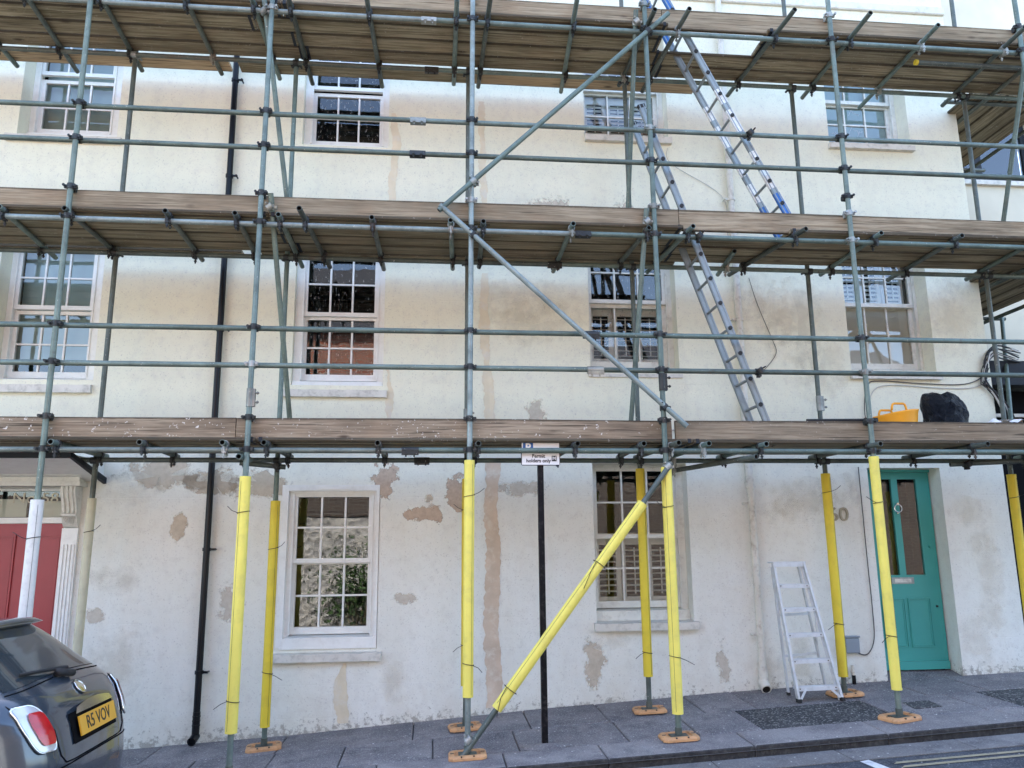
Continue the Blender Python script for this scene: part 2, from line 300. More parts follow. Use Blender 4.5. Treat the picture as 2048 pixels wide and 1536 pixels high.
# ---------------------------------------------------------------- geometry helpers
class MB:
    def __init__(s): s.v = []; s.f = []; s.m = []; s.sm = []
    def add(s, vs, fs, mi=0, smooth=False):
        o = len(s.v); s.v += [Vector(p) for p in vs]; s.f += [tuple(i + o for i in f) for f in fs]; s.m += [mi] * len(fs); s.sm += [smooth] * len(fs); return s
    def box(s, x0, x1, y0, y1, z0, z1, mi=0):
        return s.hexa([(x0, y0, z0), (x1, y0, z0), (x1, y1, z0), (x0, y1, z0)], [(x0, y0, z1), (x1, y0, z1), (x1, y1, z1), (x0, y1, z1)], mi)
    def hexa(s, b, t, mi=0):
        return s.add(list(b) + list(t), [(3, 2, 1, 0), (4, 5, 6, 7), (0, 1, 5, 4), (1, 2, 6, 5), (2, 3, 7, 6), (3, 0, 4, 7)], mi)
    def bbox(s, x0, x1, y0, y1, z0, z1, c=.004, mi=0):
        """box with chamfered edges running along x"""
        p = [(y0 + c, z0), (y1 - c, z0), (y1, z0 + c), (y1, z1 - c), (y1 - c, z1), (y0 + c, z1), (y0, z1 - c), (y0, z0 + c)]
        vs = [(x0, a, b) for a, b in p] + [(x1, a, b) for a, b in p]; n = 8
        return s.add(vs, [tuple(range(n))[::-1] if False else tuple(range(n)), tuple(reversed(range(n, 2 * n)))] + [((i + 1) % n, i, i + n, (i + 1) % n + n) for i in range(n)], mi)
    def bar(s, p, q, wd, th, up=(0, 0, 1), mi=0):
        p, q = Vector(p), Vector(q); d = (q - p).normalized(); u = Vector(up); a = d.cross(u)
        if a.length < 1e-4: a = d.cross(Vector((1, 0, 0)))
        a.normalize(); u = a.cross(d).normalized(); a *= wd / 2; u *= th / 2
        return s.hexa([p - a - u, p + a - u, p + a + u, p - a + u], [q - a - u, q + a - u, q + a + u, q - a + u], mi)
    def tube(s, p, q, r, n=14, r2=None, cap=True, hollow=0, mi=0, bore=None):
        p, q = Vector(p), Vector(q); d = (q - p).normalized()
        a = d.cross(Vector((0, 0, 1)));
        if a.length < 1e-3: a = d.cross(Vector((1, 0, 0)))
        a.normalize(); b = d.cross(a).normalized(); r2 = r if r2 is None else r2
        vs = []
        for c, rr in ((p, r), (q, r2)):
            for i in range(n):
                t = 2 * math.pi * i / n; vs.append(c + a * math.cos(t) * rr + b * math.sin(t) * rr)
        s.add(vs, [(i, (i + 1) % n, (i + 1) % n + n, i + n) for i in range(n)], mi, True)
        if hollow:
            for c, sg, rr in ((p, 1, r), (q, -1, r2)):
                vs = []
                for rad, off in ((rr, 0), (rr - hollow, 0), (rr - hollow, .10)):
                    for i in range(n):
                        t = 2 * math.pi * i / n; vs.append(c + d * sg * off + a * math.cos(t) * rad + b * math.sin(t) * rad)
                fs = [(i, (i + 1) % n, (i + 1) % n + n, i + n) for i in range(n)]
                s.add(vs[:2 * n], fs, mi)
                s.add(vs[n:], fs + [tuple(range(n, 2 * n))], bore if bore is not None else mi)
        elif cap: s.add(vs, [tuple(range(n)), tuple(range(2 * n - 1, n - 1, -1))], mi)
        return s
    def path(s, pts, r, n=8, mi=0):
        pts = [Vector(p) for p in pts]; vs = []
        for k, p in enumerate(pts):
            d = (pts[min(k + 1, len(pts) - 1)] - pts[max(k - 1, 0)]).normalized()
            a = d.cross(Vector((0, 1, 0.01))); a.normalize(); b = d.cross(a)
            for i in range(n):
                t = 2 * math.pi * i / n; vs.append(p + a * math.cos(t) * r + b * math.sin(t) * r)
        fs = [(k * n + i, k * n + (i + 1) % n, (k + 1) * n + (i + 1) % n, (k + 1) * n + i) for k in range(len(pts) - 1) for i in range(n)]
        return s.add(vs, fs + [tuple(range(n)), tuple(range(len(vs) - n, len(vs)))], mi, True)
    def lathe(s, c, prof, n=20, axis='Z', mi=0):
        c = Vector(c); vs = []
        for r, h in prof:
            for i in range(n):
                t = 2 * math.pi * i / n; x, y = r * math.cos(t), r * math.sin(t)
                vs.append(c + (Vector((x, y, h)) if axis == 'Z' else Vector((x, h, y)) if axis == 'Y' else Vector((h, x, y))))
        return s.add(vs, [(k * n + i, k * n + (i + 1) % n, (k + 1) * n + (i + 1) % n, (k + 1) * n + i) for k in range(len(prof) - 1) for i in range(n)], mi, True)
    def poly(s, pts, d, mi=0):
        """closed outline extruded by vector d"""
        n = len(pts); d = Vector(d); v = [Vector(p) for p in pts]
        return s.add(v + [p + d for p in v], [tuple(range(n)), tuple(range(2 * n - 1, n - 1, -1))] + [((i + 1) % n, i, i + n, (i + 1) % n + n) for i in range(n)], mi)
WL = {}
def empty(name, loc, label=None, cat=None, group=None, parent=None, kind=None):
    o = bpy.data.objects.new(name, None); o.empty_display_size = .1; COL.objects.link(o); loc = Vector(loc)
    base = WL[parent] if parent else Vector((0, 0, 0)); o.parent = parent; o.location = loc - base; WL[o] = loc
    return tag(o, label, cat, group, kind)
def tag(o, label=None, cat=None, group=None, kind=None):
    if label: o['label'] = label
    if cat: o['category'] = cat
    if group: o['group'] = group
    if kind: o['kind'] = kind
    return o
def mesh(mb, mats, c=Vector((0, 0, 0))):
    me = bpy.data.meshes.new('mesh'); me.from_pydata([tuple(v - c) for v in mb.v], [], mb.f)
    for m in (mats if isinstance(mats, (list, tuple)) else [mats]): me.materials.append(m)
    me.polygons.foreach_set('material_index', mb.m); me.polygons.foreach_set('use_smooth', mb.sm)
    me.update(); return me
def fixn(me):
    import bmesh
    b = bmesh.new(); b.from_mesh(me); bmesh.ops.recalc_face_normals(b, faces=b.faces); b.to_mesh(me); b.free()
def obj(name, mb, mats, parent=None, origin=None, norm=True):
    lo = [min(v[i] for v in mb.v) for i in range(3)]; hi = [max(v[i] for v in mb.v) for i in range(3)]
    c = Vector(origin) if origin else Vector([(a + b) / 2 for a, b in zip(lo, hi)])
    me = mesh(mb, mats, c)
    if norm: fixn(me)
    return inst(name, me, c, parent)
def inst(name, me, loc, parent=None, rot=None):
    o = bpy.data.objects.new(name, me); COL.objects.link(o); loc = Vector(loc)
    base = WL[parent] if parent else Vector((0, 0, 0)); o.parent = parent; o.location = loc - base; WL[o] = loc
    if rot: o.rotation_euler = rot
    return o
def text(name, body, size, loc, mat, parent=None, rot=(R(90), 0, 0), ext=.001, align='CENTER', sx=1, bold=0):
    cu = bpy.data.curves.new('text', 'FONT'); cu.body = body; cu.size = size; cu.extrude = ext; cu.align_x = align; cu.align_y = 'CENTER'; cu.offset = bold; cu.resolution_u = 3
    t = bpy.data.objects.new('tmp', cu); COL.objects.link(t)
    dg = bpy.context.evaluated_depsgraph_get(); me = bpy.data.meshes.new_from_object(t.evaluated_get(dg)); bpy.data.objects.remove(t)
    me.materials.clear(); me.materials.append(mat)
    o = inst(name, me, loc, parent, rot); o.scale = (sx, 1, 1); return o
def interp(x, pts):
    if x <= pts[0][0]: return pts[0][1]
    for (a, b), (c, d) in zip(pts, pts[1:]):
        if x <= c: return b + (d - b) * (x - a) / (c - a)
    return pts[-1][1]
WP = [(-9, -.53), (-6, -.38), (-2.78, -.223), (-1.6, -.171), (.72, -.002), (3.53, .157), (6.38, .246), (10, .36), (16, .5)]
def zout(X): return .02 + .048 * (X - 2.1)
def gz(X, Y):
    zo = zout(X); return zo + (interp(X, WP) - zo) * (Y - 7.0) / 1.45
def rz(X, Y): return zout(X) - .10 - .018 * (6.6 - Y)

W = 8.45            # facade plane
# ================================================================= SETTING
def sheet(name, xs, ys, zf, mat, off=0, kind='structure'):
    mb = MB(); n = len(ys)
    vs = [(x, y, zf(x, y) + off) for x in xs for y in ys]
    mb.add(vs, [(i * n + j, (i + 1) * n + j, (i + 1) * n + j + 1, i * n + j + 1) for i in range(len(xs) - 1) for j in range(n - 1)])
    o = obj(name, mb, mat); tag(o, kind=kind); return o
xs = [-60, -30, -15] + [x * .5 for x in range(-20, 33)] + [20, 30, 60]
road = sheet('road', xs, [-1.2, 0, 1, 2, 3, 4, 5, 6, 6.62], rz, M_['asphalt'])
pav = sheet('pavement', xs, [6.62, 7.0, 7.4, 7.8, 8.2, 8.45, 12], gz, M_['mortar'], -.03)
ground = sheet('ground', [-200, -60, 0, 60, 200], [-200, -60, -1.2], lambda x, y: rz(max(-20, min(20, x)), -1.2) - .02, M_['gutter'])
def slab(parent, name, x0, x1, y0, y1, mat, top=0, depth=.06, g=.0042, skew=0):
    mb = MB(); zf = gz; j = random.uniform(-.004, .004); c = .008
    X0, X1, Y0, Y1 = x0 + g, x1 - g, y0 + g, y1 - g
    lo = [(X0, Y0, zf(X0, Y0) - depth), (X1, Y0, zf(X1, Y0) - depth), (X1, Y1, zf(X1, Y1) - depth), (X0, Y1, zf(X0, Y1) - depth)]
    def up(a, h): return [(X0 + a, Y0 + a, zf(X0, Y0) + h), (X1 - a, Y0 + a, zf(X1, Y0) + h), (X1 - a, Y1 - a, zf(X1, Y1) + h), (X0 + a, Y1 - a, zf(X0, Y1) + h)]
    m1, m2 = up(0, top + j - c), up(c, top + j)
    mb.add(lo + m1 + m2, [(3, 2, 1, 0), (0, 1, 5, 4), (1, 2, 6, 5), (2, 3, 7, 6), (3, 0, 4, 7), (4, 5, 9, 8), (5, 6, 10, 9), (6, 7, 11, 10), (7, 4, 8, 11), (8, 9, 10, 11)])
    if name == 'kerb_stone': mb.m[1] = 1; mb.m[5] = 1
    return obj(name, mb, [mat, M_['kerbshade']], parent)
# row nearest the wall, middle row, kerb stones
rowA = [-6, -5.1, -4.2, -3.35, -2.5, -1.34, -.13, .95, 1.68, 2.6, 3.1, 4.12, 4.81, 5.45, 6.6, 7.5, 9]
for a, b in zip(rowA, rowA[1:]): slab(pav, 'paving_slab', a, b, 7.74, 8.46, M_['paver'])
rowB = [-6, -5, -4.3, -3.5, -2.6, -2.0, -1.32, -.72, 0.05, .77, 1.70, 2.31, 2.87, 4.12, 4.95, 5.30, 6.7, 7.4, 9]
for a, b in zip(rowB, rowB[1:]):
    if (a, b) == (2.87, 4.12): o = slab(pav, 'tarmac_patch', a, b, 7.06, 7.74, M_['tarmac']); o['label'] = 'dark coarse tarmac patch in the paving below the stepladder'
    elif (a, b) == (5.30, 6.7): o = slab(pav, 'tarmac_patch', a, b, 7.06, 7.74, M_['tarmac']); o['label'] = 'dark coarse tarmac patch in the paving at the right edge'
    else: slab(pav, 'paving_slab', a, b, 7.06, 7.74, M_['paver'])
kerb = sheet('kerb', [-6, 0, 3, 6, 9], [6.66, 7.05], gz, M_['mortar'], -.035)
kx = [-6, -5.0, -3.9, -2.7, -1.6, -.4, .62, 1.42, 2.62, 3.75, 5.0, 6.2, 7.4, 9]
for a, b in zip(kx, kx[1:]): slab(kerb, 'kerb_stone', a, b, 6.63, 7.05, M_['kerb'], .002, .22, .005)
gut = sheet('gutter', [-6, 0, 3, 6, 9], [6.30, 6.62], rz, M_['mortar'], .002)
gx = [-6 + i * 1.03 for i in range(16)]
for a, b in zip(gx, gx[1:]):
    mb = MB(); mb.hexa([(a + .005, 6.31, rz(a, 6.31) - .03), (b - .005, 6.31, rz(b, 6.31) - .03), (b - .005, 6.615, rz(b, 6.6) - .03), (a + .005, 6.615, rz(a, 6.6) - .03)],
                       [(a + .005, 6.31, rz(a, 6.31) + .008), (b - .005, 6.31, rz(b, 6.31) + .008), (b - .005, 6.615, rz(b, 6.6) + .008), (a + .005, 6.615, rz(a, 6.6) + .008)])
    obj('gutter_stone', mb, M_['gutter'], gut)
def strip(name, pts, mat, label, off=.006, par=None):
    mb = MB(); mb.add([(x, y, rz(x, y) + off) for x, y in pts], [tuple(range(len(pts)))]); o = obj(name, mb, mat, road); o['label'] = label
strip('white_line', [(3.30, 6.28), (3.38, 6.30), (3.44, 5.92), (3.34, 5.90)], M_['wline'], 'short worn white bay marking across the road edge')
for y in (6.20, 6.10):
    strip('yellow_line', [(3.55, y), (9, y), (9, y - .045), (3.50, y - .045)], M_['yline'], 'faded yellow line along the kerb', .005)
# drain cover
dc = MB(); dc.hexa([(4.40, 7.28, gz(4.4, 7.28) - .01), (4.66, 7.28, gz(4.66, 7.28) - .01), (4.68, 7.52, gz(4.68, 7.52) - .01), (4.42, 7.52, gz(4.42, 7.52) - .01)],
                   [(4.40, 7.28, gz(4.4, 7.28) + .006), (4.66, 7.28, gz(4.66, 7.28) + .006), (4.68, 7.52, gz(4.68, 7.52) + .006), (4.42, 7.52, gz(4.42, 7.52) + .006)])
tag(obj('drain_cover', dc, M_['tarmac']), 'small dark rectangular cover set in the slabs before the green door', 'drain cover')

# ================================================================= HOUSES
def facade(mb, x0, x1, z0, z1, holes, y=W, mi=0):
    X = sorted({x0, x1} | {v for h in holes for v in h[:2]}); Z = sorted({z0, z1} | {v for h in holes for v in h[2:4]})
    X = [v for v in X if x0 <= v <= x1]; Z = [v for v in Z if z0 <= v <= z1]
    for a, b in zip(X, X[1:]):
        for c, d in zip(Z, Z[1:]):
            if any(h[0] <= (a + b) / 2 <= h[1] and h[2] <= (c + d) / 2 <= h[3] for h in holes): continue
            mb.add([(a, y, c), (b, y, c), (b, y, d), (a, y, d)], [(0, 1, 2, 3)], mi)
    for h in holes:
        a, b, c, d, dep = h; k = y + dep + .12
        mb.add([(a, y, c), (b, y, c), (b, y, d), (a, y, d), (a, k, c), (b, k, c), (b, k, d), (a, k, d)], [(0, 1, 5, 4), (1, 2, 6, 5), (2, 3, 7, 6), (3, 0, 4, 7)], mi)
# opening: x0,x1,z0,z1,reveal depth
A = [(-4.50, -3.46, 3.34, 5.00, .22), (-4.50, -3.46, 6.06, 7.62, .22)]
RED = (-4.53, -3.60, -.6, 2.24, .14)
B = [(-1.47, -.51, .64, 2.24, .03), (-1.47, -.51, 3.31, 4.95, .07), (-1.47, -.51, 6.07, 7.60, .09)]
Cw = [(1.73, 2.765, .84, 2.49, .16), (1.745, 2.75, 3.50, 5.10, .16), (1.755, 2.765, 6.33, 7.80, .16)]
D = [(4.76, 5.79, 3.55, 5.15, .22), (4.76, 5.80, 6.35, 7.80, .22)]
GREEN = (4.83, 5.685, -.1, 2.44, .19)
XS = .50  # party line
h58 = empty('terraced_house', (-3, W, -.25), 'cream painted house with the red door, black downpipe and nine-pane sash windows', 'house', 'terraced houses behind the scaffold')
h60 = empty('terraced_house', (3.5, W, .15), 'off-white house with the green door and louvred shutters in its windows', 'house', 'terraced houses behind the scaffold')
mb = MB(); facade(mb, -12, XS, -.9, 10.6, [h for h in A + [RED] + B]); mb.add([(-12, W, 10.6), (XS, W, 10.6), (XS, 16, 10.6), (-12, 16, 10.6)], [(0, 1, 2, 3)])
mb.add([(-12, W, -.9), (-12, 16, -.9), (-12, 16, 10.6), (-12, W, 10.6)], [(0, 1, 2, 3)]); obj('wall', mb, M_['wall58'], h58, norm=False)
mb = MB(); facade(mb, XS, 6.45, -.9, 10.6, [h for h in Cw + D + [GREEN]]); mb.add([(XS, W, 10.6), (6.45, W, 10.6), (6.45, 16, 10.6), (XS, 16, 10.6)], [(0, 1, 2, 3)])
mb.add([(6.45, W, -.9), (6.45, 16, -.9), (6.45, 16, 10.6), (6.45, W, 10.6)], [(3, 2, 1, 0)]); obj('wall', mb, M_['wall60'], h60, norm=False)
for hh, a, b in ((h58, -12, XS - .003), (h60, XS + .003, 6.45)):
    mb = MB(); mb.bbox(a, b, W - .035, W + .01, 8.20, 8.31, .012); obj('string_course', mb, M_['oldwhite'], hh)
    mb = MB(); mb.box(a, b, 15.9, 16, -.9, 10.6); obj('rear_wall', mb, M_['wallfar'], hh)

def patch(house, x, z, wx, wz, mat, label=None, n=26, rough=.16, y=W - .003):
    mb = MB(); pts = [(x, y, z)]
    for i in range(n):
        a = 2 * math.pi * i / n; k = 1 + random.uniform(-rough, rough) * .6
        pts.append((x + math.cos(a) * wx * k * 1.35, y, z + math.sin(a) * wz * k * 1.35))
    mb.add(pts, [(0, (i + 1) % n + 1, i + 1) for i in range(n)]); return obj('wall_patch', mb, mat, house, norm=False)
M_['pbeige'] = mat_patch('bare_render_beige', (.64, .53, .40), .16, .62)
M_['ppink'] = mat_patch('bare_render_pink', (.60, .46, .35), .08, .85, 7)
M_['psoft'] = mat_patch('damp_stain', (.67, .58, .45), .55, .22, 7)
M_['pgrey'] = mat_patch('grey_filler', (.66, .58, .48), .2, .55, 8)
def vstrip(house, pts, mat):
    mb = MB(); L, Rr = [], []; ja = jb_ = 0
    y = W - .004
    for (x0, z0, w0), (x1, z1, w1) in zip(pts, pts[1:]):
        n = max(3, int(abs(z1 - z0) / .022))
        for i in range(n):
            t = i / n; z = z0 + (z1 - z0) * t; x = x0 + (x1 - x0) * t; wd = w0 + (w1 - w0) * t
            ja = ja * .8 + random.uniform(-.011, .011); jb_ = jb_ * .8 + random.uniform(-.008, .008); L.append((x - wd + ja + random.uniform(-.004, .004), y, z)); Rr.append((x + wd + jb_ + random.uniform(-.003, .003), y, z))
    n = len(L); mb.add(L + Rr, [(i, i + 1, i + 1 + n, i + n) for i in range(n - 1)]); return obj('repaired_crack', mb, mat, house, norm=False)
M_['crack'] = simple('crack_filler', (.60, .475, .36), .9, var=.16, vscale=4, dirt=(.72, .66, .56), dirt_amt=.9, bmp=.6, bscale=20)
M_['crackl'] = simple('crack_filler_pale', (.72, .63, .46), .9, var=.10, vscale=4, dirt=(.70, .66, .58), dirt_amt=.8, bmp=.6, bscale=20)
vstrip(h60, [(.665, 2.50, .085), (.64, 2.05, .07), (.66, 1.5, .085), (.64, .9, .08), (.67, .35, .09), (.66, .02, .07)], M_['crack'])
vstrip(h60, [(.585, 4.60, .03), (.58, 4.0, .055), (.60, 3.6, .035), (.635, 3.2, .05), (.65, 2.75, .05)], M_['crackl'])
vstrip(h60, [(.555, 6.7, .03), (.56, 6.0, .035), (.58, 5.2, .04), (.58, 4.8, .045)], M_['crackl'])
vstrip(h58, [(-.47, 3.5, .012), (-.43, 3.2, .045), (-.44, 2.75, .03)], M_['crackl'])
vstrip(h58, [(-.46, 6.5, .02), (-.42, 6.1, .06), (-.47, 5.6, .04), (-.45, 5.1, .05)], M_['crackl'])
vstrip(h58, [(-.82, .50, .015), (-.86, .35, .05), (-.84, .1, .07), (-.80, -.08, .05)], M_['crackl'])
for x, z, a, b, m in [(-2.72, 2.36, .42, .16, 'pbeige'), (-2.2, 2.30, .3, .14, 'pbeige'), (-3.0, 2.22, .25, .13, 'psoft'), (-1.75, 2.25, .30, .17, 'pbeige'), (-.47, 2.32, .13, .22, 'ppink'), (-.05, 1.97, .20, .11, 'ppink'), (.0, 2.12, .06, .07, 'pbeige'),
                      (.30, 2.15, .14, .22, 'ppink'), (-2.50, 1.86, .09, .16, 'pbeige'), (-3.2, 1.36, .1, .09, 'psoft'), (-3.02, 1.33, .13, .12, 'psoft'), (-3.25, 1.0, .1, .08, 'pgrey'), (-1.95, 1.08, .12, .2, 'pgrey'), (-.25, 1.12, .12, .05, 'pgrey'),
                      (-.32, .3, .12, .16, 'psoft'), (-3.0, .55, .25, .25, 'psoft'), (-3.9, 5.2, .3, .2, 'psoft')]:
    patch(h58, x, z, a, b, M_[m])
for x, z, a, b, m in [(.95, 2.22, .25, .08, 'pgrey'), (1.1, 4.05, .45, .22, 'psoft'), (1.05, 4.3, .5, .2, 'psoft'), (1.7, .46, .11, .30, 'pbeige'), (1.85, .66, .18, .07, 'psoft'), (3.05, .42, .07, .22, 'pgrey'), (3.55, .30, .12, .22, 'psoft'), (3.9, .4, .12, .25, 'psoft'),
                      (4.35, 2.18, .10, .15, 'psoft'), (4.62, 2.2, .09, .16, 'psoft'), (4.1, 2.1, .4, .2, 'psoft'), (3.8, 2.0, .2, .14, 'psoft'), (5.98, 1.95, .20, .14, 'psoft'), (6.08, 1.62, .14, .14, 'psoft'), (5.9, .60, .2, .2, 'psoft'), (6.1, .85, .13, .17, 'psoft'), (6.15, 1.3, .12, .3, 'psoft'),
                      (3.85, 4.15, .25, .35, 'psoft'), (4.15, 4.1, .3, .45, 'psoft'), (3.7, 4.4, .25, .25, 'psoft'), (6.05, 4.2, .25, .4, 'psoft'), (6.1, 4.6, .2, .2, 'psoft'), (4.35, 3.55, .3, .3, 'psoft'), (2.2, 5.4, .12, .16, 'pgrey'), (2.95, 5.3, .14, .12, 'pgrey'), (1.3, 5.4, .3, .15, 'pgrey'), (1.15, 3.0, .12, .18, 'pgrey')]:
    patch(h60, x, z, a, b, M_[m])

# ---- windows
SLAT = {}
def slat_mesh(wd):
    k = round(wd, 3)
    if k not in SLAT:
        mb = MB(); n = 6; pr = [(-.027, 0), (-.018, .0045), (0, .0062), (.018, .0045), (.027, 0), (.018, -.0045), (0, -.0062), (-.018, -.0045)]
        vs = [(-wd / 2, a, b) for a, b in pr] + [(wd / 2, a, b) for a, b in pr]
        mb.add(vs, [tuple(range(8)), tuple(range(15, 7, -1))] + [((i + 1) % 8, i, i + 8, (i + 1) % 8 + 8) for i in range(8)]); SLAT[k] = mesh(mb, M_['shutter'])
    return SLAT[k]
def sash(win, x0, x1, z0, z1, y, zt, zb, nx, bars, glass, mat, st=.045, tr=.04, brl=.06, gb=.018, skip_bars=False):
    """one sliding sash: rails and stiles round the panes zb..zt, glazing bars, one glass pane per light"""
    mb = MB(); xl, xr = x0 + st, x1 - st
    mb.box(x0, xl, y, y + .045, zb - brl, zt + tr); mb.box(xr, x1, y, y + .045, zb - brl, zt + tr)
    mb.box(xl, xr, y + .001, y + .044, zt, zt + tr); mb.box(xl, xr, y + .001, y + .044, zb - brl, zb)
    obj('sash_frame', mb, mat, win)
    X = [xl + (xr - xl) * i / nx for i in range(nx + 1)]; Z = [zb] + bars + [zt]
    for x in X[1:-1]:
        mb = MB(); mb.hexa([(x - gb / 2 - .003, y + .034, zb), (x + gb / 2 + .003, y + .034, zb), (x + gb / 2, y + .008, zb), (x - gb / 2, y + .008, zb)], [(x - gb / 2 - .003, y + .034, zt), (x + gb / 2 + .003, y + .034, zt), (x + gb / 2, y + .008, zt), (x - gb / 2, y + .008, zt)]); obj('glazing_bar', mb, mat, win)
    for z in bars:
        mb = MB(); mb.box(xl, xr, y + .010, y + .032, z - gb / 2, z + gb / 2); obj('glazing_bar', mb, mat, win)
    for a, b in zip(X, X[1:]):
        for c, d in zip(Z, Z[1:]):
            t = random.uniform(-.0012, .0012)
            mb = MB(); mb.add([(a, y + .024 + t, c), (b, y + .024 - t, c), (b, y + .024 - t, d), (a, y + .024 + t, d)], [(0, 1, 2, 3)]); obj('pane', mb, glass, win, norm=False)
def window(house, op, panes, upper, lower, nx=3, glass='glass', mat='white', label=None, sillz=None, sill=None, archi=False, inner=None, timber=True):
    """op: opening; panes=(xl,xr) glass extent; upper=(zb,zt,bars) lower=(zb,zt,bars)"""
    a, b, c, d, dep = op; y = W + dep; m = M_[mat]
    win = empty('window', ((a + b) / 2, y, c), label, parent=house)
    xl, xr = panes[0] - .045, panes[1] + .045
    mb = MB()
    mb.box(a + .002, xl, y, y + .11, c + .002, d - .002); mb.box(xr, b - .002, y, y + .11, c + .002, d - .002)
    mb.box(xl, xr, y, y + .11, upper[1] + .04, d - .002) if upper[1] + .04 < d - .01 else None
    # staff beads
    mb.box(xl - .004, xl + .012, y - .012, y - .001, lower[0] - .07, upper[1] + .03); mb.box(xr - .012, xr + .004, y - .012, y - .001, lower[0] - .07, upper[1] + .03)
    obj('frame', mb, m, win)
    zs = lower[0] - .075
    if timber:
        mb = MB(); mb.hexa([(a + .004, y - .045, c + .003), (b - .004, y - .045, c + .003), (b - .004, y + .11, c + .003), (a + .004, y + .11, c + .003)], [(a + .004, y - .035, zs - .02), (b - .004, y - .035, zs - .02), (b - .004, y + .11, zs), (a + .004, y + .11, zs)]); obj('timber_sill', mb, m, win)
    sash(win, xl, xr, 0, 0, y + .015, upper[1], upper[0], nx, upper[2], M_[glass], m, brl=.045)
    sash(win, xl, xr, 0, 0, y + .062, lower[1], lower[0], nx, lower[2], M_[glass], m, brl=.07, tr=.04)
    if sill:
        x0, x1, z0, z1, pr = sill
        mb = MB(); n = 14
        for i in range(n):
            u, v = x0 + (x1 - x0) * i / n, x0 + (x1 - x0) * (i + 1) / n
            j0, j1 = (math.sin(i * 2.3 + x0) * .003, math.sin((i + 1) * 2.3 + x0) * .003)
            mb.add([(u, W - pr, z0 + j0), (v, W - pr, z0 + j1), (v, W - pr, z1 + j1), (u, W - pr, z1 + j0), (u, W + dep + .02, z1 + .018), (v, W + dep + .02, z1 + .018), (u, W, z0), (v, W, z0)],
                   [(0, 1, 2, 3), (3, 2, 5, 4), (0, 6, 7, 1)])
        mb.add([(x0, W - pr, z0), (x0, W - pr, z1), (x0, W + .01, z1), (x0, W + .01, z0)], [(0, 1, 2, 3)]); mb.add([(x1, W - pr, z0), (x1, W - pr, z1), (x1, W + .01, z1), (x1, W + .01, z0)], [(3, 2, 1, 0)])
        o = obj('stone_sill', mb, M_['sill'], win, norm=False)
    # dark room behind
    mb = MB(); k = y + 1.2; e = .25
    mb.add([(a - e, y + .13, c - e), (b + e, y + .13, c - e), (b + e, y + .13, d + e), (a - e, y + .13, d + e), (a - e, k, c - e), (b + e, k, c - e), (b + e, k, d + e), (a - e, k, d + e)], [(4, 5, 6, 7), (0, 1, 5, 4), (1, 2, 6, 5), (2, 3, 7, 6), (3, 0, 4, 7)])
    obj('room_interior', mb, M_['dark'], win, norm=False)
    return win, y
def shutters(win, xl, xr, z0, z1, y, tilt, npan=3, stile=.05, pitch=.062, mid=True):
    wp = (xr - xl) / npan
    for i in range(npan):
        a, b = xl + wp * i + .003, xl + wp * (i + 1) - .003
        mb = MB(); mb.box(a, a + stile, y, y + .03, z0, z1); mb.box(b - stile, b, y, y + .03, z0, z1); mb.box(a + stile, b - stile, y + .001, y + .029, z1 - .09, z1); mb.box(a + stile, b - stile, y + .001, y + .029, z0, z0 + .09)
        obj('shutter_frame', mb, M_['shutter'], win)
        n = int((z1 - z0 - .18) / pitch)
        for k in range(n):
            inst('shutter_slat', slat_mesh(b - a - 2 * stile), ((a + b) / 2, y + .015, z0 + .09 + pitch * (k + .5) + (z1 - z0 - .18 - n * pitch) / 2), win, (tilt, 0, 0))
        mb = MB(); mb.box((a + b) / 2 - .006, (a + b) / 2 + .006, y - .022, y - .012, z0 + .12, z1 - .12); obj('tilt_rod', mb, M_['shutter'], win)
def flatblind(win, xl, xr, z0, z1, y, mat, name='blind'):
    mb = MB(); n = 6
    mb.box(xl - .03, xr + .03, y, y + .006, z0, z1); obj(name, mb, M_[mat], win)
# column above the red door
win, y = window(h58, A[0], (-4.40, -3.665), (4.20, 4.86, [4.51]), (3.48, 4.11, [3.78]), label='tall white sash window with a pale green blind above the red door', sill=(-4.62, -3.46, 3.20, 3.28, .05))
flatblind(win, -4.42, -3.65, 3.62, 4.9, y + .20, 'blind')
win, y = window(h58, A[1], (-4.40, -3.665), (6.97, 7.55, [7.25]), (6.28, 6.85, [6.55]), label='highest sash window on the left with a grey-green blind', sill=(-4.60, -3.40, 5.97, 6.04, .05))
flatblind(win, -4.42, -3.65, 6.27, 7.5, y + .20, 'blind')
# column B
win, y = window(h58, B[0], (-1.345, -.625), (1.52, 2.14, [1.83]), (.845, 1.46, [1.15]), label='white sash window at street level with a moulded surround', sill=(-1.555, -.465, .525, .60, .07))
mb = MB()
for (x0, x1, z0, z1) in ((-1.50, -1.435, .66, 2.26), (-.545, -.515, .66, 2.26)): mb.box(x0, x1, W - .012, W + .03, z0, z1)
mb.box(-1.435, -.545, W - .013, W + .03, 2.20, 2.26)
obj('surround', mb, M_['white'], win)
mb = MB(); mb.box(-1.12, -.83, W - .02, W - .0135, 2.215, 2.235); obj('trickle_vent', mb, M_['white'], win)
win, y = window(h58, B[1], (-1.345, -.625), (4.14, 4.80, [4.46]), (3.455, 4.065, [3.75]), glass='dirtyglass', label='tall sash window reflecting red brick in the middle storey', sill=(-1.545, -.465, 3.18, 3.255, .05))
win, y = window(h58, B[2], (-1.345, -.625), (6.87, 7.5, [7.19]), (6.20, 6.765, [6.49]), glass='dirtyglass', label='dark sash window under the top deck right of the black downpipe', sill=(-1.56, -.43, 5.985, 6.02, .05))
